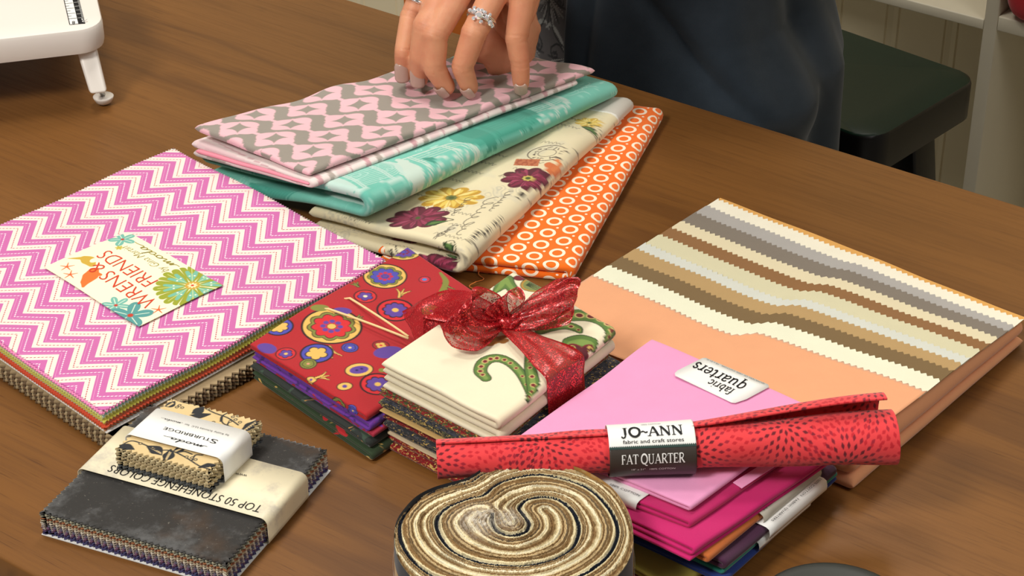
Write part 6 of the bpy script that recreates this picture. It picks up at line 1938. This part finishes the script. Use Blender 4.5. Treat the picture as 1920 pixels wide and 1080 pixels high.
# forearm and elbow (two bone reach)
sh = B3(.165, .00, .585)
def ik(sh, wr, l1, l2, pole):
    d = wr - sh; L = min(np.linalg.norm(d), l1 + l2 - .001); dn = d / np.linalg.norm(d)
    a = (l1 * l1 - l2 * l2 + L * L) / (2 * L); h = math.sqrt(max(0, l1 * l1 - a * a))
    p = np.array(pole, float); p = p - dn * (p @ dn); p /= np.linalg.norm(p)
    return sh + dn * a + p * h
elb = ik(sh, wrist, .27, .245, e1 * 1.0 + e2 * .3 - up3 * .4)
print('reach', np.linalg.norm(wrist - sh), 'elbow', elb, 'centre', pc)
hb.cap(wrist, wrist + (elb - wrist) * .5, .0235, .034)
hb.cap(wrist + (elb - wrist) * .5, elb, .034, .040)
hand_me = hb.remesh(.0013, 6, .5)
# rest of the body
bb = Blob()
bb.ell(B3(0, 0, -.06), .125, .108, .12); bb.ell(B3(0, .0, .10), .100, .090, .15); bb.ell(B3(0, .0, .22), .100, .088, .12)
bb.ell(B3(0, -.005, .38), .150, .108, .14); bb.ell(B3(0, .0, .50), .155, .095, .10)
bb.cap(B3(-.15, 0, .575), B3(.15, 0, .575), .050, .050)
for sx in (-.075, .075): bb.ell(B3(sx, -.085, .40), .062, .055, .062)
bb.cap(B3(0, .01, .60), B3(0, -.005, .69), .055, .048)
bb.ell(B3(0, -.03, .785), .073, .090, .105); bb.ell(B3(0, -.045, .735), .055, .070, .060)
bb.cap(B3(0, -.118, .785), B3(0, -.130, .760), .008, .012)
for sx in (-1, 1):
    bb.ell(B3(sx * .077, -.02, .775), .010, .020, .030)
    bb.chain([B3(sx * .072, .0, -.06), B3(sx * .076, -.005, -.34), B3(sx * .080, .01, -.64)], [.074, .056, .038])
    bb.chain([B3(sx * .085, .012, -.705), B3(sx * .09, -.11, -.722)], [.034, .026])
shr = B3(-.165, 0, .585); wr2 = np.array([-.045, 1.590, .150]); el2 = ik(shr, wr2, .27, .245, -e1 * 1.0 + e2 * .3 - up3 * .3)
bb.chain([shr, el2, wr2], [.050, .040, .024]); bb.chain([sh, elb], [.050, .041])
# other hand, lightly curled at the waist
hd = np.array([.012, 1.510, .100]) - wr2; hd /= np.linalg.norm(hd); hs_ = np.array([-.5, -.3, -.8]); hs_ = hs_ - hd * (hs_ @ hd); hs_ /= np.linalg.norm(hs_); hu_ = np.cross(hd, hs_); hu_ *= (1 if hu_[0] > 0 else -1)
for k, (o_, L_) in enumerate(((.030, .062), (.010, .070), (-.010, .066), (-.029, .052))):
    kn = wr2 + hd * .078 + hu_ * o_ * .85
    bb.cap(wr2 + hu_ * o_ * .4, kn, .018, .0125)
    bb.chain([kn, kn + hd * L_ * .5 + hs_ * .010, kn + hd * L_ * .8 + hs_ * .030, kn + hd * L_ * .82 + hs_ * .045], [.0105, .0095, .0085, .0075])
bb.chain([wr2 - hu_ * .02, wr2 + hd * .035 - hu_ * .050 + hs_ * .01, wr2 + hd * .065 - hu_ * .055 + hs_ * .02], [.016, .0115, .009])
body_me = bb.remesh(.0062, 3, .5)
# one mesh
def arr(me):
    V = np.empty(len(me.vertices) * 3, np.float32); me.vertices.foreach_get('co', V)
    Fq = np.array([list(p.vertices) for p in me.polygons if len(p.vertices) == 4], dtype=np.int32)
    return V.reshape(-1, 3), Fq
Vh, Fh = arr(hand_me); Vb, Fb = arr(body_me)
sk = Mat('skin', .48, .35)
gp = sk.t.nodes.new('ShaderNodeNewGeometry').outputs['Position']
s1 = sk.noise(gp, 45, 4, .6); s2 = sk.noise(gp, 900, 3, .6); s3 = sk.noise(gp, 14, 2)
ccs = sk.mix(s1.ss(.35, .7) * .45, tuple(lin((214, 152, 116))), tuple(lin((198, 120, 92))))
ccs = sk.mix(s3.ss(.45, .7) * .3, ccs, tuple(lin((204, 128, 100))))
sk.set('Base Color', ccs); sk.b.inputs['Subsurface Weight'].default_value = .22; sk.b.inputs['Subsurface Radius'].default_value = (1, .35, .2); sk.b.inputs['Subsurface Scale'].default_value = .004
sk.bump(s2 * .5 + sk.voro(gp, 1400, 'F1', 0) * .5, .0003, .35)
V = np.vstack([Vh, Vb])
# creases at the finger joints: shallow grooves across the back of each joint
for k in J3:
    for i in (1, 2):
        p = J3[k][i]; d = J3[k][i - 1] - J3[k][i + 1]; d = d / np.linalg.norm(d)
        for off in (-.0022, 0, .0022):
            rel = V - (p + d * off); t = rel @ d; dist = np.linalg.norm(rel, axis=1)
            mk = (dist < .016) & (np.abs(t) < .0016) & (rel[:, 1] < .002)
            if mk.any():
                rad_ = rel[mk] - np.outer(t[mk], d); rad_ /= np.linalg.norm(rad_, axis=1)[:, None] + 1e-9
                V[mk] -= rad_ * (.00055 * np.exp(-(t[mk] / .0007) ** 2))[:, None]
body = mesh_np('body', V, np.vstack([Fh, Fb + len(Vh)]), sk.m, person)

# nails
NAIL = plain('taupe_nail_polish', (186, 158, 144), .18, .6, var=.01)
def nail(c, t, n, w, L, pr=.003):
    t = t / np.linalg.norm(t); n = n - t * (n @ t); n /= np.linalg.norm(n); s_ = np.cross(t, n)
    V = []; A = np.linspace(-1, 1, 13); Bt = np.linspace(0, 1, 12)
    for b in Bt:
        wb = w / 2 * (1 - .35 * max(0, (.25 - b) / .25) ** 2) * (1 - .16 * max(0, (b - .85) / .15) ** 2)
        for a in A:
            ang = a * 1.05
            V.append(c + t * (b - .5) * L * (1 - .06 * a * a * (1 if b > .5 else -1)) + s_ * wb * sin(ang) / sin(1.05) + n * (w * .42 * (cos(ang) - 1) - .0012 * (b - .4) ** 2))
    o = mesh_np('finger_nail', V, grid_faces(12, 13), NAIL, body); m_ = o.modifiers.new('t', 'SOLIDIFY'); m_.thickness = .0005; m_.offset = 0
    return o
cdir = np.array([0, -1.0, .1])
nail(J3['index'][0] + np.array([-.0014, -.0096, .0040]), np.array([.02, .08, -1.0]), np.array([-.12, -1, .12]), .0112, .0165)
nail(thP[0] + np.array([-.0012, -.0102, .0040]), np.array([.02, .08, -1.0]), np.array([-.1, -1, .15]), .0116, .0165)
nail(J3['middle'][0] + np.array([-.0042, -.0070, -.0034]), np.array([.45, .35, -.82]), np.array([-.45, -.9, -.35]), .0112, .0115)
nail(J3['ring'][0] + np.array([-.0020, -.0072, -.0036]), np.array([.40, .35, -.82]), np.array([-.35, -.9, -.35]), .0110, .0110)
nail(J3['little'][0] + np.array([-.0004, -.0070, -.0034]), np.array([.05, .35, -.85]), np.array([-.05, -.95, -.30]), .0104, .0115)

# rings
SILV = Mat('silver', .18, .6); SILV.set('Base Color', (.82, .81, .78, 1)); SILV.set('Metallic', 1.0); SILV = SILV.m
GEM = Mat('diamond', .02, 1.0); GEM.set('Base Color', (.96, .97, 1, 1)); GEM.b.inputs['IOR'].default_value = 2.2; GEM.set('Metallic', .55); GEM = GEM.m
def torus(name, c, axis, R, r, mat, parent, n=32, m_=8):
    axis = axis / np.linalg.norm(axis); u = np.cross(axis, [0, 0, 1.0]); u /= np.linalg.norm(u); w = np.cross(axis, u); V = []
    for i in range(n):
        t = 2 * PI * i / n; d = u * cos(t) + w * sin(t)
        for k in range(m_): q = 2 * PI * k / m_; V.append(c + d * (R + r * cos(q)) + axis * r * 1.3 * sin(q))
    F = [(i * m_ + k, ((i + 1) % n) * m_ + k, ((i + 1) % n) * m_ + (k + 1) % m_, i * m_ + (k + 1) % m_) for i in range(n) for k in range(m_)]
    return mesh_np(name, V, F, mat, parent)
def gem(c, n, r, parent):
    n = n / np.linalg.norm(n); u = np.cross(n, [0, 0, 1.0]); u /= np.linalg.norm(u); w = np.cross(n, u)
    V = []; F = []
    for (rr_, h) in ((.55, .45), (1.0, .12), (.9, -.05)):
        for k in range(8): t = 2 * PI * k / 8 + (0 if rr_ != 1 else PI / 8); V.append(c + (u * cos(t) + w * sin(t)) * r * rr_ + n * h * r * 1.6)
    V.append(c - n * r * .9)
    F.append(tuple(range(8)))
    for i in range(2):
        for k in range(8): F.append((i * 8 + k, (i + 1) * 8 + k, (i + 1) * 8 + (k + 1) % 8)); F.append((i * 8 + k, (i + 1) * 8 + (k + 1) % 8, i * 8 + (k + 1) % 8))
    for k in range(8): F.append((16 + k, 24, 16 + (k + 1) % 8))
    return mesh_py('stone', V, F, GEM, parent, smooth=False)
rp, rq = J3['ring'][2], J3['ring'][3]; ra_ = (rq - rp) / np.linalg.norm(rq - rp); rc_ = rp + (rq - rp) * .27
ring1 = torus('diamond_ring', rc_, ra_, .0112, .0011, SILV, person)
torus('inner_band', rc_ + ra_ * .0026, ra_, .0113, .0009, SILV, ring1)
fn_ = np.array([-.10, -.80, .58]); fn_ = fn_ - ra_ * (fn_ @ ra_); fn_ /= np.linalg.norm(fn_); sd = np.cross(ra_, fn_)
def on_ring(a, off, l=0): return rc_ + (fn_ * cos(a) + sd * sin(a)) * off + ra_ * l
gem(on_ring(0, .0140, -.0008), fn_, .0034, ring1)
for a, l, r_ in ((.45, .001, .0021), (-.45, .001, .0021), (.80, -.0012, .0024), (-.80, .001, .0019), (.22, .0036, .0017), (-.22, .0036, .0017), (.55, .0040, .0015), (-.55, .0040, .0015), (0, .0042, .0016), (1.05, -.002, .0018), (.25, -.0042, .0017), (-.25, -.0042, .0017)):
    gem(on_ring(a, .0128, l), fn_ * cos(a) + sd * sin(a), r_, ring1)
ip, iq = J3['index'][2], J3['index'][3]
tag(torus('plain_ring', ip + (iq - ip) * .36, iq - ip, .0102, .0012, SILV, person), 'narrow silver band')

# clothing: blouse and cardigan as shells round the trunk, folds hanging from the waist
def shell(name, ph0, ph1, z0, z1, prof, fold, mat, nphi=160, nz=140, th=.002, bottom=None, col=None):
    ph = np.radians(np.linspace(ph0, ph1, nphi)); zs_ = np.linspace(z0, z1, nz); PH, ZZ = np.meshgrid(ph, zs_, indexing='ij')
    ra, rbb = prof(ZZ)
    c, s_ = np.cos(PH), np.sin(PH)
    r = 1 / np.sqrt((s_ / ra) ** 2 + (c / rbb) ** 2)
    r = r + fold(PH, ZZ)
    P = np.array([pc[0], pc[1], 0]) + (e1 * (s_ * r)[..., None]) - e2 * (c * r)[..., None] + up3 * ZZ[..., None]
    V = P.reshape(-1, 3)
    o = mesh_np(name, V, grid_faces(nphi, nz), mat, person, uv=np.column_stack([(PH * .15).ravel(), ZZ.ravel()]), col=None if col is None else col((PH * .15).ravel(), ZZ.ravel()))
    m_ = o.modifiers.new('t', 'SOLIDIFY'); m_.thickness = th; m_.offset = 1
    return o
def prof_body(z):
    zz_ = np.array([-.50, -.12, -.05, .01, .10, .22, .38, .50, .57, .62, .66])
    ra = np.array([.150, .150, .148, .124, .118, .116, .162, .175, .150, .095, .065])
    rb_ = np.array([.130, .130, .130, .130, .125, .110, .150, .125, .095, .075, .060])
    return np.interp(z, zz_, ra), np.interp(z, zz_, rb_)
def blouse_paint(x, y, z):
    P = Paint(x, y, (70, 66, 66)); 
    for iy in range(-4, 16):
        for ix in range(-8, 9):
            c = np.array([ix * .062 + (iy % 2) * .031 - .052, iy * .052 - .075])
            for k in range(9):
                a = -PI / 2 + (k - 4) * .30; d = np.array([cos(a), sin(a)]); n_ = np.array([-d[1], d[0]])
                P.poly([c, c + d * .012 + n_ * .001, c + d * .028 + n_ * (k - 4) * .0014], [.0005, .0026, .0006], (112, 110, 108) if k % 2 else (36, 34, 36))
                P.poly([c, c + d * .012, c + d * .024], .0004, (136, 134, 130))
            for sg in (-1, 1):
                P.poly([c + np.array([sg * q * .9, w_]) for q, w_ in ((0, 0), (.014, .010), (.026, .004), (.024, -.004), (.017, -.003), (.018, .002))], .0010, (16, 15, 18))
                P.poly([c + np.array([sg * q, w_]) for q, w_ in ((.002, .004), (.012, .018), (.026, .026), (.034, .020))], [.0012, .0024, .0006], (138, 138, 134))
                P.poly([c + np.array([sg * q, w_]) for q, w_ in ((.0, .002), (.004, -.020), (.014, -.036), (.030, -.044))], .0009, (14, 13, 16))
                P.disc(c + np.array([sg * .019, 0]), .0022, (26, 24, 28))
            P.poly([c + np.array([0, .002]), c + np.array([.003, .014]), c + np.array([0, .030])], [.001, .0045, .0008], (22, 20, 24))
    return P.c
shell('blouse', -180, 180, -.14, .655, prof_body, lambda p, z: .003 + .0015 * np.sin(p * 7 + z * 20) * sstep(.3, -.1, z), PRINT, 620, 700, .0012, col=lambda x, y: blouse_paint(x, y, None))
# jeans
DEN = speck('dark_denim', (28, 34, 48), [((44, 52, 70), .6)], 900)
jb = Blob()
jb.ell(B3(0, 0, -.09), .138, .118, .10)
for sx in (-1, 1): jb.chain([B3(sx * .072, .0, -.10), B3(sx * .076, -.005, -.36), B3(sx * .080, .01, -.66)], [.080, .066, .050])
jm = jb.remesh(.006, 3); Vj, Fj = arr(jm); mesh_np('jeans', Vj, Fj, DEN, person)
cgm = Mat('slate_knit', .95, .1); gp = cgm.t.nodes.new('ShaderNodeNewGeometry').outputs['Position']
k1 = cgm.noise(gp, 30, 4, .6); cgm.cloth(cgm.mix(k1, tuple(lin((34, 41, 48))), tuple(lin((44, 52, 60)))), var=.12, strength=.5, sheen=.15); CG = cgm.m
def prof_card(z):
    a, b = prof_body(z); low = sstep(.20, -.02, z)
    return a + .012 + .006 * low, b + .014 + .010 * low
def fold_card(p, z):
    f = .0085 * np.sin(p * 6.5 + .9 + 1.2 * z) * sstep(.35, .0, z) + .004 * np.sin(p * 15 + z * 9) * sstep(.2, -.1, z)
    # bunched pocket fold low on the right side
    f = f + .022 * np.exp(-((p - 1.25) / .42) ** 2 - ((z + .055) / .040) ** 2) - .012 * np.exp(-((p - 1.0) / .3) ** 2 - ((z + .115) / .03) ** 2)
    f = f - .012 * np.exp(-((p - .12 - z * .25) / .06) ** 2) * sstep(-.12, .0, z)
    # deep diagonal crease
    q = (p - .75) * .16 + (z - .0) * .9
    f = f - .010 * np.exp(-(q / .012) ** 2) * np.exp(-((z + .01) / .09) ** 2)
    return f
# angle of the cardigan's front edge: where the photo's edge stands
ae = along(1098, 60, FAR + .055)[0] - ac
ph_e = math.degrees(math.atan2(ae, .13))
print('edge angle', ph_e)
shell('cardigan', ph_e, 200, -.42, .60, prof_card, fold_card, CG, 260, 300, .003)
shell('cardigan_panel', -160, -75, -.42, .60, prof_card, fold_card, CG, 120, 160, .003)
# sleeves
def sleeve_tube(a, b, c, r0, r1, r2):
    P = smooth_curve([a, a * .5 + b * .5, b, b * .45 + c * .55, c], 10); n = len(P); R = np.interp(np.linspace(0, 1, n), [0, .5, 1], [r0, r1, r2]) * (1 + .05 * np.sin(np.arange(n) * 1.3))
    return P, R
P_, R_ = sleeve_tube(sh, elb, wrist + (elb - wrist) * .30, .066, .056, .046)
tube('sleeve', P_, list(R_), CG, person, n=22, caps=False).modifiers.new('t', 'SOLIDIFY').thickness = .003
P_, R_ = sleeve_tube(shr, el2, wr2 + (el2 - wr2) * .20, .066, .056, .040)
tube('sleeve', P_, list(R_), CG, person, n=22, caps=False).modifiers.new('t', 'SOLIDIFY').thickness = .003
# hair, eyes, mouth
HAIR = speck('brown_hair', (70, 44, 28), [((104, 70, 44), .55)], 500, stretch=(3, 3, .3))
hbb = Blob(); hbb.ell(B3(0, .000, .815), .084, .098, .098); hbb.ell(B3(0, .055, .73), .080, .055, .12)
for sx in (-1, 1): hbb.chain([B3(sx * .070, -.01, .82), B3(sx * .084, .02, .72), B3(sx * .080, .03, .60)], [.026, .028, .020])
hm = hbb.remesh(.005, 3); Vj, Fj = arr(hm); mesh_np('hair', Vj, Fj, HAIR, person)
EW = plain('eye_white', (235, 232, 226), .2, .5); EB = plain('brown_iris', (70, 44, 26), .2, .5); LIP = plain('lip', (176, 84, 80), .4, .4)
def ball(name, c, r, mat, parent, sq=(1, 1, 1)):
    b = Blob(); b.ell(c, r * sq[0], r * sq[1], r * sq[2]); return mesh_np(name, b.V, np.array(b.F), mat, parent)
for sx in (-1, 1):
    e_ = ball('eye', B3(sx * .031, -.102, .795), .012, EW, body); ball('iris', B3(sx * .031, -.112, .794), .0055, EB, body, (1, .5, 1))
    ball('eyebrow', B3(sx * .033, -.110, .822), .016, HAIR, body, (1, .3, .18))
ball('mouth', B3(0, -.112, .726), .020, LIP, body, (1, .35, .30))
for sx in (-1, 1):
    b = Blob(); b.cap(B3(sx * .086, .02, -.722), B3(sx * .092, -.13, -.726), .036, .030); b.cap(B3(sx * .086, .02, -.71), B3(sx * .086, .02, -.68), .034, .036)
    sm_ = b.remesh(.005, 2); Vj, Fj = arr(sm_); Vj[:, 2] = np.maximum(Vj[:, 2], -TH + .001); mesh_np('shoe', Vj, Fj, BLACK, person)
